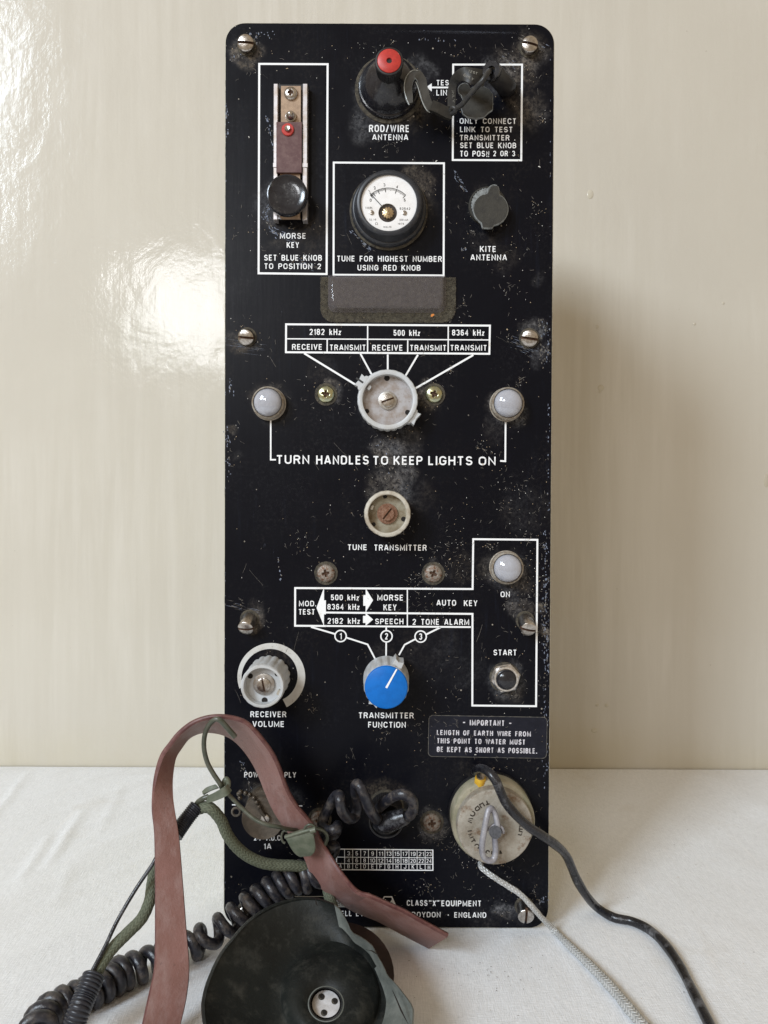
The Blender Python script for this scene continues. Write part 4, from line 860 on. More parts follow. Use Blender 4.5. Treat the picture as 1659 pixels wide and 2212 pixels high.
for k in range(5):
    a0, a1 = pos[k], pos[k + 1]; nsub = 10 if k > 1 else 6
    for j in range(nsub + 1):
        t = a0 + (a1 - a0) * j / nsub; L = 38 if j in (0, nsub) else (26 if j == nsub // 2 else 20)
        V += mline([ap(t, rr - 4.2), ap(t, rr - L)], 1.5 if L == 38 else .8)
Fc = [(4 * i, 4 * i + 1, 4 * i + 2, 4 * i + 3) for i in range(len(V) // 4)]
mesh('dial_scale', V, Fc, 'dark_print', dial, Matrix.Translation(mp(1165, 300)), False, world=True)
def dtext(s, x0, x1, y0, y1, bold=.0, rot=0): T('C', s, x0, x1, y0, y1, h=12.88, m='dark_print', parent=dial, sw=.16 + bold, rot=rot)
for s, x, y, rt in (('0', 1020, 400, 0), ('1', 1008, 325, 35), ('2', 1054, 297, 18), ('3', 1135, 272, 0), ('4', 1242, 288, -12), ('5', 1305, 399, 0)):
    w = 6 if s == '1' else 16; dtext(s, x - w / 2, x + w / 2, y - 13, y + 13, .012, R(rt))
dtext('T/CPL', 975, 1037, 456, 474); dtext('62542', 1263, 1352, 461, 481); dtext('S.I. 1-5', 1010, 1065, 554, 571); dtext('H.M.LTD', 1128, 1193, 617, 631, .01); dtext('500 mA', 1262, 1335, 557, 573); dtext('1975', 1247, 1300, 591, 605)
dtext('Ω', 1058, 1080, 586, 606)
q = mline([(1012, 338), (1122, 458)], 1.5, h=13.6); mesh('needle', q + [v + Vector((0, .0002, 0)) for v in q], [(0, 1, 2, 3), (7, 6, 5, 4), (0, 4, 5, 1), (1, 5, 6, 2), (2, 6, 7, 3), (3, 7, 4, 0)], 'dark_print', o, Matrix.Translation(mp(1165, 508)), False, world=True)
lobj('meter_glass', [(px(60.3, 14), 14.05 * MM), (px(40, 14), 14.2 * MM), (1e-5, 14.25 * MM)], 'glass', o, M, 64)
# ---- kite antenna socket with rubber cover ----
M = fr(*g('D', 668, 665)); rr = px(225 * .1786)
o = lobj('kite_antenna_socket', [(rr, 0), (rr, 3.2 * MM), (rr * .97, 3.6 * MM), (rr * .91, 3.6 * MM), (rr * .88, 2.2 * MM)], 'olive_cap', radio, M, 72, None, False)
lobj('knurled_ring', [(rr * .9, 1.0 * MM), (rr * .89, 4.6 * MM), (rr * .7, 4.8 * MM)], 'rubber_edge', o, M, 72, lambda a, k, z: .95 if (k == 1 and int(a * 36 / math.pi + .01) % 2) else 1)
cen = g('D', 715, 683)
def blob(pts, k, h): return [((P(*g(k, x, y), h) - P(*cen, h)).x, (P(*g(k, x, y), h) - P(*cen, h)).z) for x, y in pts]
out = []
for i in range(64):
    a = R(i * 360 / 64 - 90); out.append((715 + 215 * math.cos(a), 683 - 205 * math.sin(a)))
out = [p for p in out if not (p[1] < 520 and 668 < p[0] < 840) and not (p[1] > 860 and p[0] < 740)]
out_s = sorted(out + [(672, 500), (690, 440), (712, 408), (745, 394), (782, 396), (812, 412), (822, 460), (822, 520), (735, 915), (690, 920), (615, 915), (600, 870)], key=lambda p: math.atan2(683 - p[1], p[0] - 715))
poly_extrude('rubber_cover', blob(out_s, 'D', 8), 6 * MM, 8 * MM, ['olive_cap', 'rubber_edge'], o, Matrix.Translation((P(*cen, 8).x, 0, P(*cen, 8).z)) @ FRB, bevel=.5 * MM, side_mat=1)
tube('cover_highlight', [P(*g('D', x_, y_), 7.9) for x_, y_ in ((612, 915), (598, 868), (540, 800), (505, 720), (505, 640), (545, 565), (610, 515), (668, 498), (686, 440), (712, 408), (748, 394), (790, 400))], .26 * MM, 'rubber_edge', o, 8, 8)  # pale tube standing in for the highlight along the cover's left edge
# ---- clear hooded pocket under the meter ----
x0, x1, y0, y1 = 692.5, 984.5, 600, 697.5
mc = ((x0 + x1) / 2, (y0 + y1) / 2); M = Matrix.Translation(P(*mc)) @ FRB
o = poly_extrude('clear_lamp_cover', rrect(px(x1 - x0, 1), px(y1 - y0, 1), px(30), 10, (0, 0, 1, 1)), .25 * MM, 1.5 * MM, ['pocket_rim'], radio, M, bevel=.3 * MM)
cc = ((712 + 960) / 2, (600.5 + 673) / 2); M = Matrix.Translation(P(*cc)) @ FRB
n0 = None; V = []; Fc = []
W2, H2 = px(960 - 712, 4), px(673 - 600, 4)
for (ins, z) in ((-1.0, 1.52), (-.1, 2.6), (.4, 3.7), (1.1, 4.7), (2.0, 5.12), (2.7, 5.2)):
    V += [(p[0], p[1] - ins * 0.0, z * MM) for p in rrect(W2 - 2 * ins * MM, H2 - 2 * ins * MM, px(15) - ins * .5 * MM, 8, (0, 0, 1, 1))]
n = len(V) // 6
for k in range(5):
    for i in range(n): Fc.append((k * n + i, k * n + (i + 1) % n, (k + 1) * n + (i + 1) % n, (k + 1) * n + i))
Fc.append([5 * n + i for i in range(n)])
mesh('raised_window', V, Fc, 'pocket_clear', o, M)
fill([g('C', *p) for p in ((1522, 1372), (1533, 1378), (1543, 1370), (1555, 1362), (1548, 1352), (1530, 1354))], None, 'orange', 'paint_chip', 1.62, o)
# ---- morse key ----
key = lobj('morse_key', [(0.004, 0), (0.004, .001)], 'black', radio, fr(621, 330), 12)
def plate(name, xa, ya, xb, yb, h0, h1, m, parent, bevel=.15, r=0.0, ang=0.0):
    c = ((xa + xb) / 2, (ya + yb) / 2); p = P(*c, h1); w_, h_ = px(xb - xa, h1), px(yb - ya, h1)
    return poly_extrude(name, rrect(w_, h_, r * MM, 4) if r else rrect(w_, h_, 0), h0 * MM, h1 * MM, [m], parent, Matrix.Translation((p.x, 0, p.z)) @ FRB @ Matrix.Rotation(ang, 4, 'Z'), bevel=bevel * MM)
plate('key_base', 593, 184, 664, 472, .1, 1.4, 'black', key)
plate('rail', 590.6, 182, 599.8, 473, .3, 6.5, 'rail', key, .4); plate('rail', 653.6, 182, 663.8, 474, .3, 6.5, 'rail', key, .4)
plate('rail_clip', 589.8, 352, 600.5, 361, 6.5, 7.0, 'rail', key, .1); plate('rail_clip', 653, 352, 664.5, 361, 6.5, 7.0, 'rail', key, .1)
plate('contact_strip', 607, 186, 649.5, 268, 1.5, 5.0, 'tan', key, .1)
plate('lever_plate', 597, 264, 651.5, 372, 6.2, 8.2, 'maroon', key, .12)
plate('lever', 605, 366, 648, 470, 3, 6.0, 'tan', key, .1)
plate('rail_foot', 590, 458, 608, 473, 4.6, 5.6, 'rail', key, .2)
phillips('key_screw', key, base_fr(627.3, 198.5, 7.5) @ Matrix.Translation((0, 0, 5 * MM)), px(14.5, 7), 2.6 * MM, ('steel', 'slot'), w=.2)
M = base_fr(626.5, 245, 9.5)
lobj('acorn_nut', [(px(11.5, 7), 5 * MM), (px(11.5, 7), 6.3 * MM), (px(9.5, 7), 6.6 * MM), (px(9, 7), 7.6 * MM), (px(6, 7), 9.6 * MM), (px(4, 8), 10.2 * MM), (1e-5, 10.6 * MM)], 'steel', key, M, 6 * 6)
M = base_fr(621.5, 279.5, 9); lobj('red_washer', [(px(13), 8.2 * MM), (px(13), 9 * MM), (px(12), 9.3 * MM), (1e-5, 9.3 * MM)], 'red', key, M, 28)
lobj('rivet', [(px(6.5), 9.2 * MM), (px(6.2), 10.6 * MM), (px(5.2), 11 * MM), (1e-5, 10.7 * MM)], 'steel', key, M, 20)
M = base_fr(619.3, 419, 15.5); rr = px(44.5, 15)
lobj('key_knob', [(rr * .35, 6 * MM), (rr * .4, 9 * MM), (rr * .93, 10.3 * MM), (rr * 1.0, 11.5 * MM), (rr * 1.0, 13.2 * MM), (rr * .985, 14.6 * MM), (rr * .95, 15.3 * MM), (rr * .90, 15.5 * MM), (rr * .86, 15.15 * MM), (rr * .5, 14.7 * MM), (1e-5, 14.6 * MM)], 'bakelite', key, M, 64)
# ---- power supply socket with chained cap ----
M = base_fr(567.5, 1769, 24); rr = px(45, 24)
o = lobj('power_socket', [(px(47), 0), (px(47), 2 * MM), (px(44), 2.4 * MM), (px(44), 4 * MM)], 'olive_cap', radio, M, 64)
lobj('knurled_ring', [(px(44.5), 4 * MM), (px(45), 4.4 * MM), (px(45, 10), 12 * MM), (px(43, 10), 12.6 * MM)], 'brown_cap', o, M, 144, lambda a, k, z: .965 if (k in (1, 2) and int(a * 72 / math.pi + .01) % 3 == 0) else 1)
lobj('dust_cap', [(rr * .9, 12.5 * MM), (rr * .97, 13 * MM), (rr * .98, 21.5 * MM), (rr * 1.02, 22 * MM), (rr * 1.02, 23.4 * MM), (rr * 1.0, 24 * MM), (rr * .96, 24.1 * MM), (1e-5, 24.1 * MM)], 'brown_cap', o, M, 72)
slotted('cap_screw', o, fr(*g('J', 1006, 955), 24.6) @ Matrix.Rotation(R(-60), 4, 'Z'), px(9.5, 25), 1.4 * MM, .4 * MM, ('steel', 'slot'))
bp = [(800, 790), (790, 762), (800, 742), (845, 752), (888, 770), (925, 805), (948, 850), (962, 880)]; hh = [16, 17, 19, 21, 23, 25, 26.5, 27]
path = catmull([P(*g('J', *p), h) for p, h in zip(bp, hh)], 6); acc = 0; last = None
for q in path:
    if last is None or (q - last).length > 2.9 * MM:
        V, Fc = lathe([(1e-5, -1.45 * MM)] + [(1.45 * MM * math.cos(R(t)), 1.45 * MM * math.sin(R(t))) for t in range(-75, 76, 15)] + [(1e-5, 1.45 * MM)], 14)
        mesh('chain_bead', V, Fc, 'chain', o, Matrix.Translation(q)); last = q
tube('chain_link', [P(*g('J', *p), h) for p, h in (((955, 870), 27), ((975, 905), 26.5), ((1000, 940), 26))], px(4), 'chain', o, 8, 4)
cR = P(*g('J', 768, 905), 10); V = []
tube('chain_ring', [cR + Vector((math.cos(R(t)) * px(8.5), 0, math.sin(R(t)) * px(8.5))) for t in range(0, 361, 30)], px(2.6), 'brown_cap', o, 8, 3)
# ---- headset socket in the middle ----
M = base_fr(834, 1774, 21); rr = px(36.5, 21)
sock = lobj('headset_socket', [(px(39), 0), (px(39), 1.2 * MM), (px(35), 1.6 * MM)], 'grime', radio, M, 48)
lobj('knurled_ring', [(px(35), 1.5 * MM), (rr * 1.0, 2 * MM), (rr * 1.02, 15 * MM), (rr * 1.06, 15.4 * MM), (rr * 1.06, 20.4 * MM), (rr * 1.02, 21 * MM), (rr * .95, 21 * MM), (rr * .92, 18 * MM), (1e-5, 17 * MM)], 'black', sock, M, 144, lambda a, k, z: .965 if (k in (1, 2) and int(a * 72 / math.pi + .01) % 3 == 0) else 1)
# ================================================================== TEST LINK (dark plate hook, lead, tag)
tl = empty('test_link', P(1085, 190, 2)); tag(tl, 'dark hooked test link on thin lead with folded tag at panel top right', 'test lead')
Qp = lambda x, y, h=0: P(*g('Q', x, y), h)
tube('jack_body', [P(1094, 188, 0.5), P(1088, 181, 9), P(1076, 168, 19), P(1064, 156, 27)], [px(21), px(20), px(19), px(19.5)], 'black', tl, 28, 6)
a, b = P(1066, 158, 24.5), P(1060.8, 151.8, 29.5); z = (b - a).normalized(); xx = Vector((1, 0, 0)); yy = z.cross(xx).normalized(); xx = yy.cross(z)
Mj = Matrix(((xx.x, yy.x, z.x, a.x), (xx.y, yy.y, z.y, a.y), (xx.z, yy.z, z.z, a.z), (0, 0, 0, 1))); L = (b - a).length; rr = px(20, 28)
lobj('jack_flange', [(rr * .9, 0), (rr, .6 * MM), (rr, L * .7), (rr * .93, L), (rr * .45, L), (rr * .42, L * .6), (1e-5, L * .5)], 'bakelite', tl, Mj, 40)
tube('lead', [Qp(850, 462, 28), Qp(835, 480, 33), Qp(780, 560, 34), Qp(700, 650, 30), Qp(620, 745, 25), Qp(560, 815, 21), Qp(505, 850, 18), Qp(480, 870, 16)], px(5.6, 28), 'thin', tl, 12, 8)
def ribbon(name, st, thick, mats, parent, n=6, rim=0):
    """st: list of (pointA, pointB) across the band, world points"""
    A = catmull([s[0] for s in st], n); B = catmull([s[1] for s in st], n); V = []; Fc = []; mi = []; nn = []; c = len(A); K = 5
    N0 = None
    for i in range(c):
        t = (A[min(i + 1, c - 1)] + B[min(i + 1, c - 1)] - A[max(i - 1, 0)] - B[max(i - 1, 0)]); w = B[i] - A[i]; q = t.cross(w).normalized()
        if N0 is not None and q.dot(N0) < 0: q = -q
        N0 = q; nn.append(q)
    prof = [(0.0, .3), (.03, 1), (.5, 1.0), (.97, 1), (1.0, .3), (1.0, -.3), (.97, -1), (.5, -1), (.03, -1), (0, -.3)]; K = len(prof)
    for i in range(c):
        for (u, s) in prof: V.append(A[i].lerp(B[i], u) + nn[i] * thick / 2 * s)
    for i in range(c - 1):
        for k in range(K):
            j = (k + 1) % K; Fc.append((i * K + k, i * K + j, (i + 1) * K + j, (i + 1) * K + k)); mi.append(rim if k in (0, 3, 4, 5, 8, 9) else 0)
    Fc += [list(range(K))[::-1], [(c - 1) * K + k for k in range(K)]]; mi += [0, 0]
    return mesh(name, V, Fc, mats, parent, Matrix.Translation(A[0]), True, mi, world=True)
def band_px(cl, wds, hs, k):            # band of flat plate following a pixel centre line, facing the viewer
    st = []; n = len(cl)
    for i in range(n):
        a = Vector(cl[max(i - 1, 0)]); b = Vector(cl[min(i + 1, n - 1)]); e = (b - a).normalized(); nn = Vector((-e.y, e.x)) * wds[i] / 2; c = Vector(cl[i])
        st.append((P(*g(k, *(c + nn)), hs[i]), P(*g(k, *(c - nn)), hs[i])))
    return st
hk = [(42, 800), (28, 740), (18, 650), (25, 575), (55, 515), (105, 500), (150, 550), (175, 640), (200, 740), (240, 830), (285, 855)]
ribbon('hook_plate', band_px(hk, [50, 78, 84, 86, 92, 96, 92, 88, 86, 86, 90], [20, 20, 20, 20.5, 21, 21, 20, 19, 18, 17, 16], 'Q'), 1.8 * MM, ['hook', 'hook_edge'], tl, 6, 1)
tube('hook_highlight', [Qp(30, 812, 21), Qp(2, 745, 21.2), Qp(-20, 655, 21.2), Qp(-14, 560, 21.6), Qp(20, 494, 22), Qp(66, 460, 22.2), Qp(118, 462, 22)], .30 * MM, 'hook_edge', tl, 8, 8)  # added light-coloured tube: highlight on the hook's outer left edge
tube('hook_highlight', [Qp(96, 575, 21.6), Qp(122, 640, 21), Qp(146, 730, 20.2), Qp(178, 815, 19), Qp(214, 872, 18), Qp(240, 888, 17.4)], .28 * MM, 'hook_edge', tl, 8, 8)  # same painted highlight down the left side of the inner leg
tube('cover_highlight', [Qp(566, 742, 14.2), Qp(560, 715, 14.2), Qp(534, 690, 14.2), Qp(530, 640, 14.2), Qp(556, 604, 14.2), Qp(600, 590, 14.2), Qp(632, 604, 14.2)], .24 * MM, 'rubber_edge', tl, 8, 8)  # thin pale tube as a highlight on the rubber cover's upper-left outline
ribbon('hook_sleeve', band_px([(250, 822), (310, 845), (380, 880), (440, 912), (468, 925)], [112, 112, 112, 108, 90], [17.5, 16.8, 15.5, 14.5, 14], 'Q'), 3.0 * MM, ['tag', 'tag'], tl)
tube('lead_loop', [Qp(445, 880, 15), Qp(470, 842, 17.5), Qp(500, 850, 18.5), Qp(490, 885, 17), Qp(460, 905, 15)], px(5), 'thin', tl, 10, 6)
tagp = ribbon('printed_tag', band_px([(800, 540), (740, 530), (660, 515), (585, 500), (520, 530), (478, 590), (465, 680), (462, 760), (458, 830)], [170, 170, 165, 145, 110, 85, 85, 85, 80], [26, 28, 29, 27, 23, 19, 17, 16, 15.5], 'Q'), .6 * MM, ['tag', 'tag'], tl)
for s, x, y, w, h_, a in (('TEST', 678, 478, 98, 26, -17), ('ONLY', 636, 528, 112, 28, -28)):
    T('Q', s, x - w / 2, x + w / 2, y - h_ / 2, y + h_ / 2, m='tag_print', h=29.9, rot=R(a), parent=tagp, sw=.16)
T('Q', 'ONLY', 478 - 70, 478 + 70, 715 - 12, 715 + 12, m='tag_print', h=17.6, rot=R(-88), parent=tagp, sw=.12)
cen = g('Q', 720, 790)
pts = [(565, 720), (575, 760), (560, 800), (560, 850), (575, 900), (620, 935), (700, 950), (790, 940), (840, 890), (885, 860), (885, 700), (850, 650), (780, 615), (700, 612), (655, 640), (640, 610), (600, 590), (555, 605), (532, 640), (535, 690)]
poly = blob([(x, y) for x, y in pts], 'Q', 14)
poly_extrude('rubber_cover', poly, 12.4 * MM, 14 * MM, ['olive_cap', 'rubber_edge'], tl, Matrix.Translation((P(*cen, 14).x, 0, P(*cen, 14).z)) @ FRB, bevel=.3 * MM, side_mat=1)
# ================================================================== EARTH WEIGHT
wgt = empty('earth_weight', P(1065, 1775, 0)); tag(wgt, 'round cream metal weight with bent galvanised pin, at the panel\'s lower right', 'weight')
M = base_fr(1069.5, 1787, 22); rw = px(82.5, 22)
lobj('weight_base', [(px(91), .3 * MM), (px(91), 2 * MM), (px(90), 3 * MM)], 'black', wgt, M @ Matrix.Translation((0, 0, 0)), 64)
body = lobj('weight_body', [(px(90, 10), 3.0 * MM), (px(90, 10), 13.5 * MM), (px(88, 13), 14.4 * MM), (rw * 1.01, 14.6 * MM), (rw * 1.01, 15 * MM)], 'weight_rim', wgt, M, 96)
MW = M
face = lobj('weight_face', [(rw * 1.0, 15 * MM), (rw * 1.0, 20.8 * MM), (rw * .99, 21.6 * MM), (rw * .965, 22 * MM), (rw * .6, 21.4 * MM), (rw * .3, 20.6 * MM), (rw * .12, 20.3 * MM), (1e-5, 20.3 * MM)], 'weight', wgt, M, 96)
fc = g('L', 735, 1180)
def rh(r): # local height of the face at radius r (crop px)
    q = r * .2315 / 82.5
    return 21.9 if q > .9 else 20.55 + (q - .3) / .67 * 1.45 + .1
for s, a in [('T', 108), ('H', 121), ('R', 134), ('O', 149), ('W', 164), ('I', 188), ('N', 199), ('T', 211), ('O', 226), ('S', 253), ('E', 266), ('A', 282), ('H', 347), ('T', 356), ('I', 363), ('W', 372)]:
    rr = 258; x, y = 735 + rr * math.cos(R(a)), 1180 - rr * math.sin(R(a)); w = 13 if s == 'I' else (52 if s in 'WOR' else 45)
    T('L', s, x - w / 2, x + w / 2, y - 37, y + 37, m='stamp', h=rh(rr) + .05, rot=R(a - 270), parent=face, sw=.16)
tube('pin_post', [P(*g('L', 742, 1190), 19), P(*g('L', 735, 1226), 34)], px(13.5, 33), 'pin', wgt, 24, 3)
pp = [((758, 1210), 31), ((752, 1130), 31), ((735, 1060), 30), ((712, 1015), 30), ((690, 1002), 31), ((668, 1030), 32), ((650, 1110), 33), ((632, 1210), 33), ((614, 1320), 33), ((612, 1400), 32), ((632, 1462), 31), ((680, 1490), 30), ((722, 1470), 29), ((738, 1400), 28.5), ((733, 1330), 28), ((728, 1270), 28)]
tube('bent_pin', [P(*g('L', *p), h) for p, h in pp], px(6.6, 32), 'galv', wgt, 14, 8)
tube('pin_eye', [P(*g('L', 740 + 70 * math.cos(R(t)), 1222 - 66 * math.sin(R(t))), 30.5) for t in range(-10, 200, 30)], px(3.6, 30), 'galv', wgt, 10, 5)
# braided lead
Op = lambda x, y: g('O', x, y)
bpts = [P(*Op(262, 270), 5), P(*Op(272, 300), 8), P(*Op(330, 345), 11), P(*Op(400, 390), 12), P(*Op(480, 442), 13), P(*Op(545, 510), 13), P(*Op(605, 578), 9), TB(*Op(665, 638), 3.0), TB(*Op(730, 705), 2.4), TB(*Op(830, 800), 2.3), TB(*Op(930, 900), 2.5), TB(*Op(1012, 990), 2.6), TB(*Op(1085, 1080), 2.7), TB(*Op(1170, 1180), 2.8), TB(*Op(1300, 1330), 2.8)]
def flat_braid(v, c): 
    return Vector((v.x, v.y, v.z)) if v.z > 0.0004 else Vector((v.x, v.y, 0.0004 + max(v.z, -.004) * .05))
tube('braided_lead', bpts, [px(5), px(5.5), px(6), px(6), px(6), px(6), px(6), px(6.6), px(7.4), px(8.6), px(9.6), px(10), px(10.4), px(10.6), px(10.6)], 'silver_braid', wgt, 16, 10, flat_braid, rfun=lambda L, a: 1 + .05 * math.sin(L * 900 + a * 3) + .04 * math.sin(L * 320))
# ================================================================== EARTH CABLE
ec = empty('earth_cable', P(1030, 1675, 2)); tag(ec, 'thick smooth black cable crossing the cream weight and running right over the cloth', 'cable')
cp = [P(*g('L', 545, 655), 2), P(*g('L', 560, 640), 12), P(*g('L', 610, 632), 22), P(*g('L', 680, 670), 29), P(*g('L', 740, 745), 32), P(*g('L', 785, 850), 32), P(*g('L', 835, 950), 31), P(*g('L', 920, 1055), 31), P(*g('L', 1035, 1165), 29), P(*g('L', 1170, 1255), 24), P(*g('L', 1300, 1345), 15), P(*g('L', 1400, 1450), 6), P(*Op(790, 365), -3), P(*Op(845, 455), -9), TB(*Op(905, 520), 3.2), TB(*Op(990, 570), 2.9), TB(*Op(1090, 592), 2.9), TB(*Op(1180, 635), 2.9), TB(*Op(1265, 712), 2.9), TB(*Op(1345, 825), 2.9), TB(*Op(1410, 950), 2.9), TB(*Op(1465, 1060), 2.9), TB(*Op(1520, 1170), 2.9), TB(*Op(1600, 1330), 2.9)]
tube('cable', cp, 2.75 * MM, 'cable', ec, 16, 10, rfun=lambda L, a: 1 + .05 * math.sin(L * 210) * math.sin(L * 77) + .02 * math.sin(a * 2 + L * 90))
tube('yellow_sleeve', [P(*g('L', 592, 790), 11), P(*g('L', 594, 738), 12.5), P(*g('L', 596, 712), 13)], [px(12), px(12), px(11)], 'yellow', ec, 16, 3)
tube('terminal_stud', [P(*g('L', 596, 715), 13.5), P(*g('L', 598, 695), 15)], px(8.5), 'steel', ec, 16, 3)
# ================================================================== HEADSET
hs = empty('headset', TB(560, 2150, 0)); tag(hs, 'old headset with brown leather headband, black rubber ear cup and coiled black lead', 'headset')
Jp = lambda x, y: g('J', x, y); Kp = lambda x, y: g('K', x, y); Np = lambda x, y: g('N', x, y); Mp = lambda x, y: g('M', x, y)
def st(a, da, b, db): return (P(*a, da), P(*b, db))
band = [st((297, 2262), 112, (372, 2270), 104), st((307, 2212), 106, (389, 2215), 99), st((320, 2152), 99, (403, 2155), 93), st((333, 2086), 92, (409, 2088), 87), st((334.6, 1993), 83, (402, 1995), 79), st((334.6, 1914), 76, (396, 1916), 72), st((333, 1805), 68, (387, 1808), 64),
        st((328, 1752), 65, (378, 1754), 60), st((329.5, 1712), 63, (372.5, 1714), 56), st((336, 1673), 61, (371.5, 1676), 51), st((349, 1633), 60, (377, 1637), 45), st(Jp(228, 350), 60, Jp(318, 372), 40), st(Jp(300, 262), 60, Jp(372, 302), 36), st(Jp(400, 182), 60, Jp(440, 262), 33), st(Jp(505, 138), 60, Jp(520, 246), 31),
        st(Jp(620, 121), 60, Jp(620, 256), 30), st(Jp(740, 132), 59, Jp(705, 286), 30), st(Jp(850, 170), 58, Jp(775, 335), 30), st(Jp(945, 262), 56, Jp(848, 415), 30), st(Jp(1060, 412), 52, Jp(915, 520), 30), st(Jp(1130, 560), 49, Jp(965, 625), 30), st(Jp(1190, 725), 46, Jp(1015, 755), 30), st(Jp(1262, 850), 43, Jp(1075, 890), 30),
        st(Jp(1340, 940), 41, Jp(1150, 1010), 30), st(Jp(1418, 1040), 39, Jp(1245, 1140), 29), st(Kp(245, 820), 38, Kp(95, 985), 28), st(Kp(335, 965), 41, Kp(155, 1130), 26), st(Kp(450, 1140), 46, Kp(265, 1275), 25), st(Kp(588, 1300), 48, Kp(402, 1370), 23), st(Kp(720, 1345), 50, Kp(520, 1462), 22),
        st(Kp(900, 1425), 50, Kp(720, 1545), 21), st(Np(1350, 432), 50, Np(1200, 492), 20), st(Np(1480, 505), 50, Np(1335, 565), 20), st(Np(1607, 574), 48, Np(1490, 646), 20)]
bd = ribbon('headband', band, 2.6 * MM, ['leather', 'leather_edge'], hs, 7, 1)
# stitched crease across the strap
a, b = P(*Kp(585, 1302), 49.6), P(*Kp(408, 1366), 25.2); V = []; Fc = []
for i in range(15):
    q = a.lerp(b, (i + .3) / 15); e = (b - a).normalized() * .55 * MM; u = Vector((0, 0, .22 * MM)); k = len(V); V += [q - e - u, q + e - u, q + e + u, q - e + u]; Fc.append((k, k + 1, k + 2, k + 3))
mesh('stitching', V, Fc, 'hole', bd, Matrix.Translation(a), False, world=True)
# wire yoke
tube('wire_frame', [P(*Jp(755, 290), 58), P(*Jp(700, 225), 61), P(*Jp(640, 160), 63), P(*Jp(600, 150), 63), P(*Jp(560, 178), 62), P(*Jp(522, 240), 58), P(*Jp(505, 320), 55), P(*Jp(508, 410), 53), P(*Jp(535, 510), 51), P(*Jp(585, 600), 50), P(*Jp(632, 670), 49), P(*Jp(655, 720), 47)], [px(6.4, 58)] + [px(6.0, 58)] * 2 + [px(5.3, 58)] * 9, 'green_wire', hs, 12, 8)
tube('wire_frame', [P(*Jp(690, 745), 47), P(*Jp(740, 800), 47), P(*Jp(820, 880), 48), P(*Jp(920, 965), 50), P(*Jp(1020, 1010), 51), P(*Jp(1110, 1028), 49), P(*Jp(1190, 1045), 42), P(*Jp(1300, 1060), 32)], px(4.6, 50), 'green_wire', hs, 12, 8)
tube('wire_end', [P(*Jp(665, 690), 46), P(*Jp(672, 655), 46), P(*Jp(690, 640), 46), P(*Jp(702, 665), 46), P(*Jp(700, 700), 46)], px(6, 46), 'green_metal', hs, 12, 6)
# slide clip
ribbon('slide_clip', [st(Jp(540, 832), 48, Jp(510, 778), 46), st(Jp(600, 815), 50, Jp(575, 755), 50), st(Jp(690, 775), 51, Jp(660, 705), 51), st(Jp(728, 735), 48, Jp(690, 680), 48)], 1.2 * MM, ['green_metal', 'green_metal'], hs)
ribbon('slide_clip', [st(Jp(500, 765), 44, Jp(495, 740), 42), st(Jp(560, 735), 45, Jp(530, 705), 43), st(Jp(625, 710), 46, Jp(600, 682), 44)], 1.2 * MM, ['green_metal', 'green_metal'], hs)
tube('wire_end', [P(*Jp(430, 865), 44), P(*Jp(455, 825), 46), P(*Jp(500, 795), 47), P(*Jp(540, 780), 47)], px(5.5, 46), 'green_wire', hs, 10, 6)
# strap clip
cpz = ribbon('strap_clip', [st(Jp(1165, 1100), 41, Jp(1385, 1030), 45), st(Jp(1175, 1125), 44, Jp(1392, 1062), 48), st(Jp(1215, 1200), 43, Jp(1412, 1160), 47), st(Jp(1250, 1245), 42, Jp(1412, 1225), 46), st(Jp(1290, 1268), 41, Jp(1380, 1258), 44)], 1.2 * MM, ['green_metal', 'green_metal'], hs)
tube('clip_roll', [P(*Jp(1168, 1112), 44), P(*Jp(1280, 1078), 47), P(*Jp(1390, 1045), 49)], px(3.8, 46), 'green_metal', cpz, 10, 4)
tube('clip_ring', [P(*Jp(1372 + 48 * math.cos(R(t)), 1062 - 52 * math.sin(R(t))), 47 + 2 * math.sin(R(t))) for t in range(20, 340, 30)], px(2.9, 46), 'green_wire', cpz, 10, 5)
tube('clip_rivet', [P(*Jp(1372, 1060), 49), P(*Jp(1415, 1050), 49)], px(6.5, 48), 'green_metal', cpz, 14, 3)
tube('clip_ring', [P(*Jp(*p), h) for p, h in (((1400, 1040), 44), ((1450, 1048), 42), ((1495, 1075), 40), ((1512, 1120), 39), ((1498, 1165), 38), ((1475, 1190), 37))], px(3.8, 42), 'green_wire', cpz, 10, 6)
tube('clip_ring', [P(*Jp(1168 + 30 * math.cos(R(t)), 1110 - 50 * math.sin(R(t))), 42) for t in range(60, 300, 30)], px(2.6, 42), 'green_wire', cpz, 10, 5)
# springs / sleeves: ribbed
rib = lambda amp, per: (lambda L, a: 1 + amp * abs(math.sin(L / (per * MM) * math.pi)))
tube('ribbed_sleeve', [P(*Jp(448, 858), 46), P(*Jp(410, 905), 48), P(*Jp(355, 975), 51), P(*Jp(305, 1045), 55), P(*Jp(270, 1100), 58)], px(14.5, 50), 'sleeve', hs, 16, 40, rfun=rib(.16, 1.15))
tube('tension_wire', [P(*Jp(290, 1075), 57), P(*Mp(1300, 330), 64), P(*Mp(1240, 430), 67), P(*Mp(1100, 640), 73), P(*Mp(960, 880), 80), P(*Mp(860, 1090), 87), P(*Mp(735, 1330), 95), P(*Mp(690, 1420), 98)], [px(3.2, 60)] * 2 + [px(4.2, 70)] * 4 + [px(4.6, 90)] * 2, 'cable', hs, 10, 10)
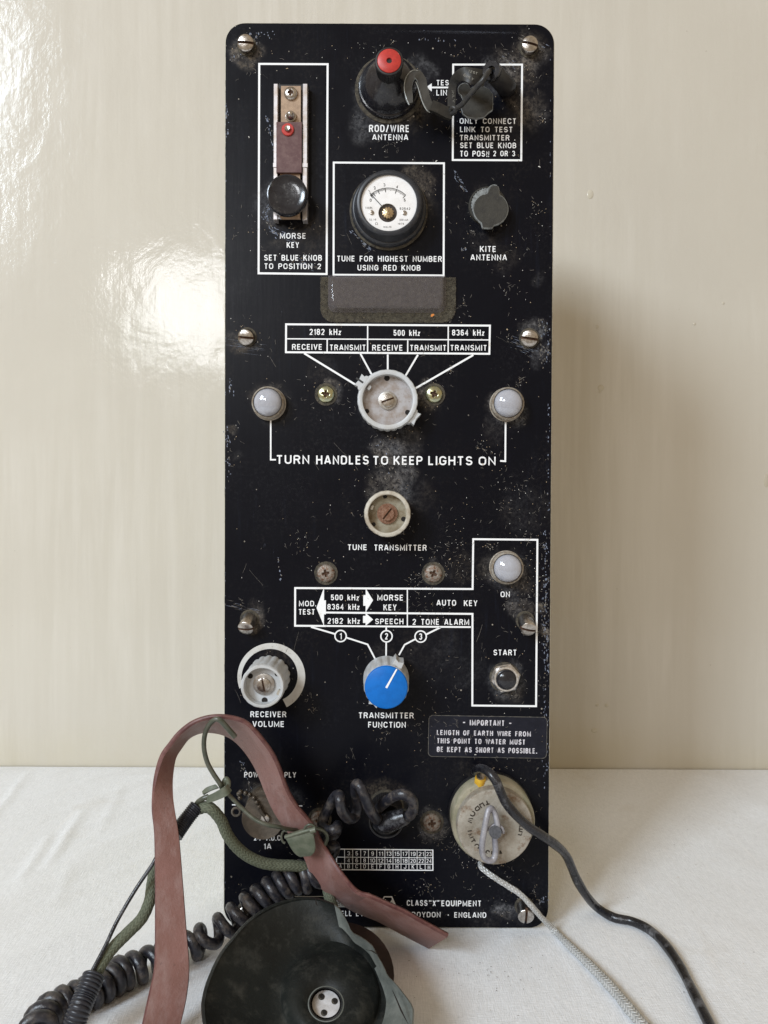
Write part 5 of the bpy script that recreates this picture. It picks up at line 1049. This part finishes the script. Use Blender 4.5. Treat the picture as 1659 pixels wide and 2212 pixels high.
# braided cords
tube('braided_cord', [P(*Jp(470, 880), 45), P(*Jp(505, 868), 46), P(*Jp(550, 872), 47), P(*Jp(600, 915), 46), P(*Jp(650, 985), 44), P(*Jp(690, 1080), 42), P(*Jp(760, 1180), 39), P(*Jp(860, 1265), 36), P(*Jp(980, 1320), 33), P(*Jp(1100, 1340), 30), P(*Jp(1230, 1345), 27), P(*Jp(1340, 1362), 24), P(*Jp(1420, 1410), 21), P(*Kp(290, 1200), 20), P(*Kp(315, 1320), 24), P(*Kp(345, 1420), 30), P(*Kp(372, 1500), 36)], px(12.2, 40), 'green_braid', hs, 18, 10, rfun=lambda L, a: 1 + .025 * math.sin(a * 7 + L * 1700))
tube('braided_cord', [P(*Mp(1300, 380), 58), P(*Mp(1262, 480), 60), P(*Mp(1240, 600), 64), P(*Mp(1222, 720), 68), P(*Mp(1160, 860), 73), P(*Mp(1050, 975), 78), P(*Mp(930, 1095), 83), P(*Mp(850, 1200), 87), P(*Mp(790, 1310), 91), P(*Mp(750, 1400), 93)], px(11.2, 70) * 1.12, 'green_braid', hs, 18, 10, rfun=lambda L, a: 1 + .025 * math.sin(a * 7 + L * 1700))
tube('ribbed_sleeve', [P(*Mp(768, 1325), 94), P(*Mp(735, 1410), 98), P(*Mp(690, 1510), 102), P(*Mp(645, 1620), 107), P(*Mp(600, 1740), 110)], [px(22, 90)] * 5, 'sleeve', hs, 20, 40, rfun=rib(.10, 1.5))
# coiled lead
def zpt(x, y, z):   # pixel at height z mm above the table
    return TB(x, y, z)
def helix(name, ctr, rad, rs, pitch, mat_, parent, ph=0.0, n=14, spc=18):
    cpath = catmull(ctr, 24); fs = frames(cpath); L = [0]
    for i in range(1, len(cpath)): L.append(L[-1] + (cpath[i] - cpath[i - 1]).length)
    tot = L[-1]; N = int(tot / pitch * spc); out = []; j = 0; a = ph; s = 0; last = 0
    for i in range(N + 1):
        s = tot * i / N
        while j < len(L) - 2 and L[j + 1] < s: j += 1
        t = (s - L[j]) / max(L[j + 1] - L[j], 1e-9); p = cpath[j].lerp(cpath[j + 1], t); n1, b1 = fs[j][1], fs[j][2]
        wob = 1 + .05 * math.sin(s * 150) + .04 * math.sin(s * 61 + 1); dp = (2 * math.pi / spc) * (1 + .35 * math.sin(s * 47 + .7)); a += dp
        out.append(p + (n1 * math.cos(a) + b1 * math.sin(a)) * rad * wob)
    return out
ctr = [P(700, 1872, 20), P(672, 1890, 20), P(640, 1897, 22), P(602, 1916, 24), P(572, 1935, 26), P(548, 1953, 28), P(522, 1972, 30), P(492, 1996, 32), P(458, 2016, 34), TB(422, 2037, 9.8), TB(380, 2056, 9.8), TB(322, 2081, 9.8), TB(290, 2093, 9.8), TB(258, 2106, 9.8), TB(222, 2128, 9.8), TB(185, 2148, 9.8), TB(150, 2163, 9.8), TB(118, 2178, 9.8), TB(92, 2205, 9.8), TB(75, 2240, 9.8)]
hx = helix('c', ctr, 6.4 * MM, 3.2 * MM, 8.4 * MM, 'coil', hs)
up = [P(*Kp(1030, 615), 27), P(*Kp(1075, 590), 31), P(*Kp(1108, 530), 36), P(*Kp(1095, 450), 40), P(*Kp(1030, 400), 41), P(*Kp(950, 405), 39), P(*Kp(870, 450), 34), P(*Kp(800, 510), 26), P(*Kp(765, 570), 20), P(*Kp(775, 620), 22), P(*Kp(755, 620), 32), P(*Kp(705, 540), 38), P(*Kp(655, 420), 41), P(*Kp(615, 330), 41), P(*Kp(578, 305), 37), P(*Kp(568, 380), 30), P(*Kp(592, 500), 24), P(*Kp(565, 600), 24), P(*Kp(510, 625), 30), P(*Kp(450, 560), 36), P(*Kp(425, 460), 38), P(*Kp(420, 405), 34), P(*Kp(380, 420), 27), P(*Kp(330, 500), 22), P(*Kp(275, 610), 20), P(*Kp(262, 690), 24), P(*Kp(310, 735), 31), P(*Kp(385, 720), 33), P(*Kp(400, 690), 24), P(*Kp(390, 745), 17), P(*Kp(340, 800), 20), P(*Kp(300, 850), 24), P(*Kp(330, 900), 28), P(*Kp(375, 880), 24), P(*Kp(370, 930), 18), P(*Kp(330, 1000), 16)]
upc = catmull(up, 8)
tube('coiled_cord', upc, px(10.2, 30) * 1.12, 'coil', hs, 14, raw=True, rfun=lambda L, a: 1 + .04 * math.sin(L * 300))
tube('coiled_cord', hx, 3.15 * MM, 'coil', hs, 12, raw=True, rfun=lambda L, a: 1 + .05 * math.sin(L * 260) * math.sin(L * 90))
tube('cord_boot', [P(*Kp(790, 665), 17), P(*Kp(850, 660), 24), P(*Kp(930, 635), 27), P(*Kp(1010, 610), 29), P(*Kp(1045, 600), 30)], [px(17), px(20.5), px(20), px(17), px(15)], 'cable', hs, 20, 6)
# ---- ear cup: rings lying on a tilted plane ----
Tp = P(653, 1941, 50); Bp = TB(653, 2378, 12.0); side = Vector((1, 0, 0)); upv = (Tp - Bp).normalized(); CN = side.cross(upv).normalized()
if CN.y > 0: CN = -CN
def CP(x, y, off):                    # grid pixel on the cup plane shifted off mm towards the viewer
    r = ray(x, y); o0 = Tp + CN * off * MM; t = (o0 - CAM).dot(CN) / r.dot(CN); return CAM + r * t
rimtab = [(-180, 625), (-150, 628), (-90, 628), (-40, 640), (-20, 645), (-2, 630), (6.6, 572), (19.3, 505), (34, 505), (42, 520), (50, 512), (58.5, 500), (65.5, 553), (73, 610), (85.4, 632), (93, 634), (116, 617), (139, 592), (162, 602), (180, 625)]
def rim(a):
    a = (a + 180) % 360 - 180
    for (a0, r0), (a1, r1) in zip(rimtab, rimtab[1:]):
        if a0 <= a <= a1: return r0 + (r1 - r0) * (a - a0) / (a1 - a0)
    return 625
seg = 120; V = []; Fc = []; mi = []
def ringpts(f):
    for i in range(seg):
        a = 360 * i / seg - 180; x, y, off = f(a); V.append(CP(*Np(x, y), off))
cN = (770, 985); tN = (905, 905); hN = (880, 985)
def blend(u, off, wob=0):
    def f(a):
        r = rim(a); ra = R(a); x0, y0 = cN[0] + r * math.cos(ra), cN[1] - r * math.sin(ra)
        x1, y1 = tN[0] + 292 * math.cos(ra), tN[1] + 40 - 320 * math.sin(ra)
        return (x0 + (x1 - x0) * u, y0 + (y1 - y0) * u, off + wob * math.sin(ra * 5))
    return f
def inner(r, off, c=tN, c2=None, t=0):
    cc = (c[0] + ((c2[0] - c[0]) * t if c2 else 0), c[1] + ((c2[1] - c[1]) * t if c2 else 0))
    return lambda a: (cc[0] + r * math.cos(R(a)), cc[1] - r * math.sin(R(a)), off)
prof = [blend(-.01, -4), blend(-.015, -1.5), blend(0, 0), blend(.03, .3), blend(.06, -.8), blend(.3, -5.0), blend(.55, -9.5), blend(.8, -13), blend(.95, -14.5), blend(1.0, -14)]
prof += [inner(288, -13, (905, 950)), inner(272, -11.2, (902, 950)), inner(245, -8.8, (900, 955)), inner(205, -6.6, (896, 962)), inner(165, -6.0, (890, 972)), inner(130, -7.0, (884, 980)), inner(108, -8.2, (880, 985)), inner(101, -8.0, hN), inner(96, -9.0, hN), inner(90, -13.8, hN)]
for f in prof: ringpts(f)
for k in range(len(prof) - 1):
    for i in range(seg):
        j = (i + 1) % seg; Fc.append((k * seg + i, k * seg + j, (k + 1) * seg + j, (k + 1) * seg + i))
        a = 360 * i / seg - 180; mi.append(1 if (-75 < a < 74 and 0 <= k <= (6 if a < 30 else 5) and not (-75 < a < -40 and k > 4)) or k == len(prof) - 4 else 0)
cupo = mesh('ear_cup', V, Fc, ['cup', 'cup_grey'], hs, Matrix.Translation(CP(*Np(880, 985), 0)), True, mi, world=True)
V = []; Fc = []
for i in range(40):
    a = 2 * math.pi * i / 40; V.append(CP(*Np(880 + 82 * math.cos(a), 985 - 82 * math.sin(a)), -13.0))
Fc = [list(range(40))]
disc = mesh('speaker_disc', V, Fc, 'white_disc', cupo, Matrix.Translation(CP(*Np(880, 985), -12)), False, world=True)
V = [CP(*Np(880 + 95 * math.cos(2 * math.pi * i / 40), 985 - 95 * math.sin(2 * math.pi * i / 40)), -13.6) for i in range(40)]
mesh('dark_ring', V, [list(range(40))], 'black', cupo, Matrix.Translation(V[0]), False, world=True)
for x, y in ((853, 942), (931, 968), (868, 1037)):
    V = [CP(*Np(x + 19 * math.cos(R(t)), y - 20 * math.sin(R(t))), -12.8) for t in range(0, 360, 20)] + [CP(*Np(x + 4 + 14 * math.cos(R(t)), y - 3 - 14 * math.sin(R(t))), -12.65) for t in range(0, 360, 20)]
    mesh('sound_hole', V, [(i, (i + 1) % 18, 18 + (i + 1) % 18, 18 + i) for i in range(18)] + [[18 + i for i in range(18)]], ['grime', 'hole'], disc, Matrix.Translation(V[0]), False, [0] * 18 + [1], world=True)
# outer shell of the cup behind the rim
V = []; Fc = []
for (s, off) in ((.985, -1.5), (.97, -6), (.9, -12), (.75, -17)):
    for i in range(seg):
        a = 360 * i / seg - 180; r = rim(a) * s; V.append(CP(*Np(cN[0] + (1 - s) * 300 + r * math.cos(R(a)), cN[1] - r * math.sin(R(a))), off))
for k in range(3):
    for i in range(seg): j = (i + 1) % seg; Fc.append((k * seg + i, (k + 1) * seg + i, (k + 1) * seg + j, k * seg + j))
mesh('cup_shell', V, Fc, 'cup', cupo, Matrix.Translation(CP(*Np(880, 985), -8)), True, world=True)
# dark leather pad behind the torn side
V = []; n = 40; pc = (985, 820)
for off in (-19, -22): V += [CP(*Np(pc[0] + 300 * math.cos(2 * math.pi * i / n), pc[1] - 320 * math.sin(2 * math.pi * i / n)), off) for i in range(n)]
mesh('ear_pad', V, [list(range(n))] + [(i, n + i, n + (i + 1) % n, (i + 1) % n) for i in range(n)], 'leather_back', cupo, Matrix.Translation(CP(*Np(*pc), -8)), False, world=True)
# torn flap edge crack lines
for pts in ([(1115, 662), (1150, 668), (1185, 690), (1200, 694)], [(1275, 905), (1300, 960), (1325, 1020), (1350, 1070), (1372, 1110)], [(818, 362), (822, 385), (830, 402)]):
    V = []; Fc = []
    for k, (x, y) in enumerate(pts):
        w = 5 * (1 - abs(k / (len(pts) - 1) - .45) * 1.6); V += [CP(*Np(x - w, y + w * .5), 1.0), CP(*Np(x + w, y - w * .5), 1.0)]
    Fc = [(2 * i, 2 * i + 1, 2 * i + 3, 2 * i + 2) for i in range(len(pts) - 1)]
    mesh('tear', V, Fc, 'hole', cupo, Matrix.Translation(V[0]), False, world=True)
# ================================================================== DUST FLECKS on the panel, crumbs on the cloth
def flecks(name, items, mats, parent):
    V = []; Fc = []; mi = []
    for (o, ex, ey, nz, L, w, m, curl) in items:
        k = len(V); nseg = 3 if L > 1.0 * MM else 1
        for i in range(nseg + 1):
            t = i / nseg - .5; c = o + ex * (t * L) + ey * (curl * (t * t) * L) + nz * (.15 * MM * (1 - 4 * t * t) * (1 if nseg > 1 else 0))
            ww = w * (1 if nseg == 1 else (.5 + .5 * (1 - abs(2 * t)))); V += [c - ey * ww / 2, c + ey * ww / 2]
        for i in range(nseg): Fc.append((k + 2 * i, k + 2 * i + 2, k + 2 * i + 3, k + 2 * i + 1)); mi.append(m)
    o_ = mesh(name, V, Fc, mats, parent, None, False, mi); tag(o_, kind='stuff'); return o_
items = []; rnd = random.Random(3)
def put(x, y, big):
    p = P(x, y, rnd.uniform(.16, .3)); a = rnd.uniform(0, math.pi); ex = Vector((math.cos(a), 0, math.sin(a))); ey = Vector((-math.sin(a), 0, math.cos(a)))
    t = rnd.random()
    if big: L, w, m = rnd.uniform(.7, 1.7) * MM, rnd.uniform(.4, .8) * MM, (1 if t < .35 else 0)
    elif t < .55: L, w, m = rnd.uniform(.8, 3.0) * MM, rnd.uniform(.10, .20) * MM, 2
    else: L, w, m = rnd.uniform(.18, .5) * MM, rnd.uniform(.15, .42) * MM, (0 if t < .8 else 1)
    items.append((p, ex, ey, Vector((0, -1, 0)), L, w, m, rnd.uniform(-.9, .9)))
for i in range(260):
    x, y = rnd.uniform(492, 1182), rnd.uniform(56, 1996)
    dens = .25 + .55 * (x > 820) + .3 * (y > 1100) - .25 * (x < 800 and 900 < y < 1300)
    if rnd.random() < dens: put(x, y, False)
for k in range(230):                                   # lint gathers in drifts, mostly on the right and low down
    x, y = rnd.uniform(500, 1180), rnd.uniform(60, 1990)
    if x < 800 and rnd.random() < .6 or y < 1000 and rnd.random() < .35: continue
    sg = rnd.uniform(6, 42); st_ = rnd.uniform(.5, 1.6)
    for i in range(rnd.randint(4, 22)):
        xx, yy = rnd.gauss(x, sg * st_), rnd.gauss(y, sg)
        if 492 < xx < 1182 and 56 < yy < 1996: put(xx, yy, False)
for (hx_, hy, r, s) in HALOS:
    for i in range(int(16 * s)):
        a = rnd.uniform(0, 2 * math.pi); q = rnd.uniform(.55, 1.3) * r; x, y = hx_ + q * math.cos(a), hy + q * math.sin(a)
        if 492 < x < 1182 and 56 < y < 1996: put(x, y, False)
for i in range(90): put(rnd.gauss(1110, 50) if i % 2 else rnd.uniform(900, 1180), rnd.gauss(1690, 60) if i % 2 else rnd.uniform(1000, 1700), rnd.random() < .12)
items = [it for it in items if abs(it[0].x - PCX) < PW / 2 - .003]
for x, y in ((620, 148), (538, 296), (942, 348), (1095, 712), (1165, 360)): put(x, y, True)
flecks('dust_flecks', items, ['fleck_tan', 'fleck_white', 'fleck_grey'], radio)
V = []; Fc = []; mi = []
def chip(x, y, w, hgt, m, lean=0.0):                    # ragged patch of rubbed or flaked paint
    n = rnd.randint(7, 11); k = len(V); ww, hh_ = w / 2, hgt / 2; lift = rnd.choice((.03, .036, .042, .048, .054))
    for i in range(n):
        a = 2 * math.pi * i / n; q = rnd.uniform(.45, 1.15); dx, dy = ww * q * math.cos(a), hh_ * q * math.sin(a); V.append(P(x + dx + dy * lean, y - dy, lift))
    Fc.append(list(range(k, k + n))); mi.append(m)
def smear(x0, y0, x1, y1, wid, n, m):
    for i in range(n):
        t = rnd.random(); chip(x0 + (x1 - x0) * t + rnd.gauss(0, wid), y0 + (y1 - y0) * t + rnd.gauss(0, wid), rnd.uniform(.8, 3.6), rnd.uniform(1.2, 7), m if rnd.random() < .75 else 1 - m, (x0 - x1) / max(y1 - y0, 1) if y1 > y0 else 0)
for a in [(583, 440, 570, 470, 3, 26, 0), (572, 470, 600, 512, 4, 30, 0), (576, 250, 590, 330, 2.5, 26, 0), (980, 372, 1005, 412, 3.5, 30, 0), (994, 540, 1006, 538, 2, 8, 0), (1178, 1150, 1181, 1480, 3, 120, 0), (1175, 1290, 1178, 1400, 4, 60, 1), (1176, 1480, 1180, 1700, 2.5, 50, 0), (1182, 700, 1184, 1120, 2, 34, 0),
          (1170, 690, 1176, 790, 5, 60, 1), (490, 920, 497, 1040, 3, 34, 0), (489, 220, 492, 300, 2, 22, 0), (497, 820, 500, 850, 3, 14, 0), (500, 130, 560, 80, 6, 60, 1), (520, 78, 600, 72, 4, 30, 0), (950, 68, 1060, 70, 2, 26, 0), (1120, 78, 1180, 110, 6, 46, 1), (1080, 120, 1120, 150, 8, 30, 1), (640, 560, 680, 580, 5, 30, 0), (590, 500, 640, 520, 4, 26, 0),
          (505, 745, 560, 752, 6, 40, 0), (1110, 742, 1150, 756, 6, 34, 0), (760, 500, 800, 540, 2.5, 30, 0), (500, 1310, 560, 1325, 6, 40, 1), (820, 960, 850, 1060, 12, 60, 1), (1110, 1560, 1150, 1548, 2, 14, 1), (1165, 1950, 1178, 1940, 4, 18, 0), (600, 1200, 606, 1260, 2, 14, 0), (1140, 1560, 1178, 1554, 2.5, 16, 1), (520, 1640, 540, 1700, 3, 20, 0), (900, 85, 1000, 84, 2, 10, 0)]: smear(*a)
for k in range(60): chip(rnd.uniform(492, 1180), rnd.uniform(60, 1995), rnd.uniform(.7, 2.2), rnd.uniform(.7, 2.4), rnd.choice((0, 1)))
for (x, sx) in ((487.5, 1), (1190, -1)):
    for k in range(60):
        y = rnd.uniform(90, 1960); xe = x + (y - 90) / 1870 * (-2.5 if sx == 1 else -5) ; chip(xe + rnd.uniform(0, 1.2) * sx, y, rnd.uniform(.6, 1.6), rnd.uniform(1.5, 7), rnd.choice((0, 1)))
for k in range(46):                                     # fine scratches
    x, y = rnd.uniform(500, 1170), rnd.uniform(70, 1980); a = rnd.gauss(-1.1, .5); L = rnd.uniform(8, 46); w = rnd.uniform(.25, .6); k0 = len(V); c_ = rnd.uniform(-.15, .15)
    for i in range(6):
        t = i / 5; cx_, cy_ = x + L * t * math.cos(a) + c_ * L * t * t, y - L * t * math.sin(a); V.extend([P(cx_ - w / 2, cy_, .06), P(cx_ + w / 2, cy_, .06)])
    for i in range(5): Fc.append((k0 + 2 * i, k0 + 2 * i + 1, k0 + 2 * i + 3, k0 + 2 * i + 2)); mi.append(1)
Mx = panel.matrix_basis
o_ = mesh('scuffed_paint', V, Fc, ['scuff_blue', 'scuff_grey'], radio, Matrix.Translation(P(840, 1000)), False, mi, world=True); tag(o_, kind='stuff')
items = []
for i in range(90):
    x, y = rnd.uniform(20, 1640), rnd.uniform(1690, 2205)
    if 300 < x < 900 or 480 < x < 1190 and y < 2006: continue
    p = TB(x, y, .9 if x < 700 else .45); a = rnd.uniform(0, 3.1); ex = Vector((math.cos(a), math.sin(a), 0)); ey = Vector((-math.sin(a), math.cos(a), 0))
    big = rnd.random() < .2; items.append((p, ex, ey, Vector((0, 0, 1)), rnd.uniform(.35, .8) * (2 if big else 1) * MM, rnd.uniform(.2, .5) * MM, rnd.choice((0, 1, 1)), rnd.uniform(-.5, .5)))
for i in range(34):
    p = TB(rnd.gauss(1040, 70), rnd.gauss(2105, 22), .5); a = rnd.uniform(0, 3.1); ex = Vector((math.cos(a), math.sin(a), 0)); ey = Vector((-math.sin(a), math.cos(a), 0))
    items.append((p, ex, ey, Vector((0, 0, 1)), rnd.uniform(.3, .9) * MM, rnd.uniform(.2, .5) * MM, 1, 0))
tag(flecks('crumbs', items, ['fleck_tan', 'fleck_brown'], None), 'tiny rust-brown crumbs and fibres scattered over the white cloth', 'crumbs')
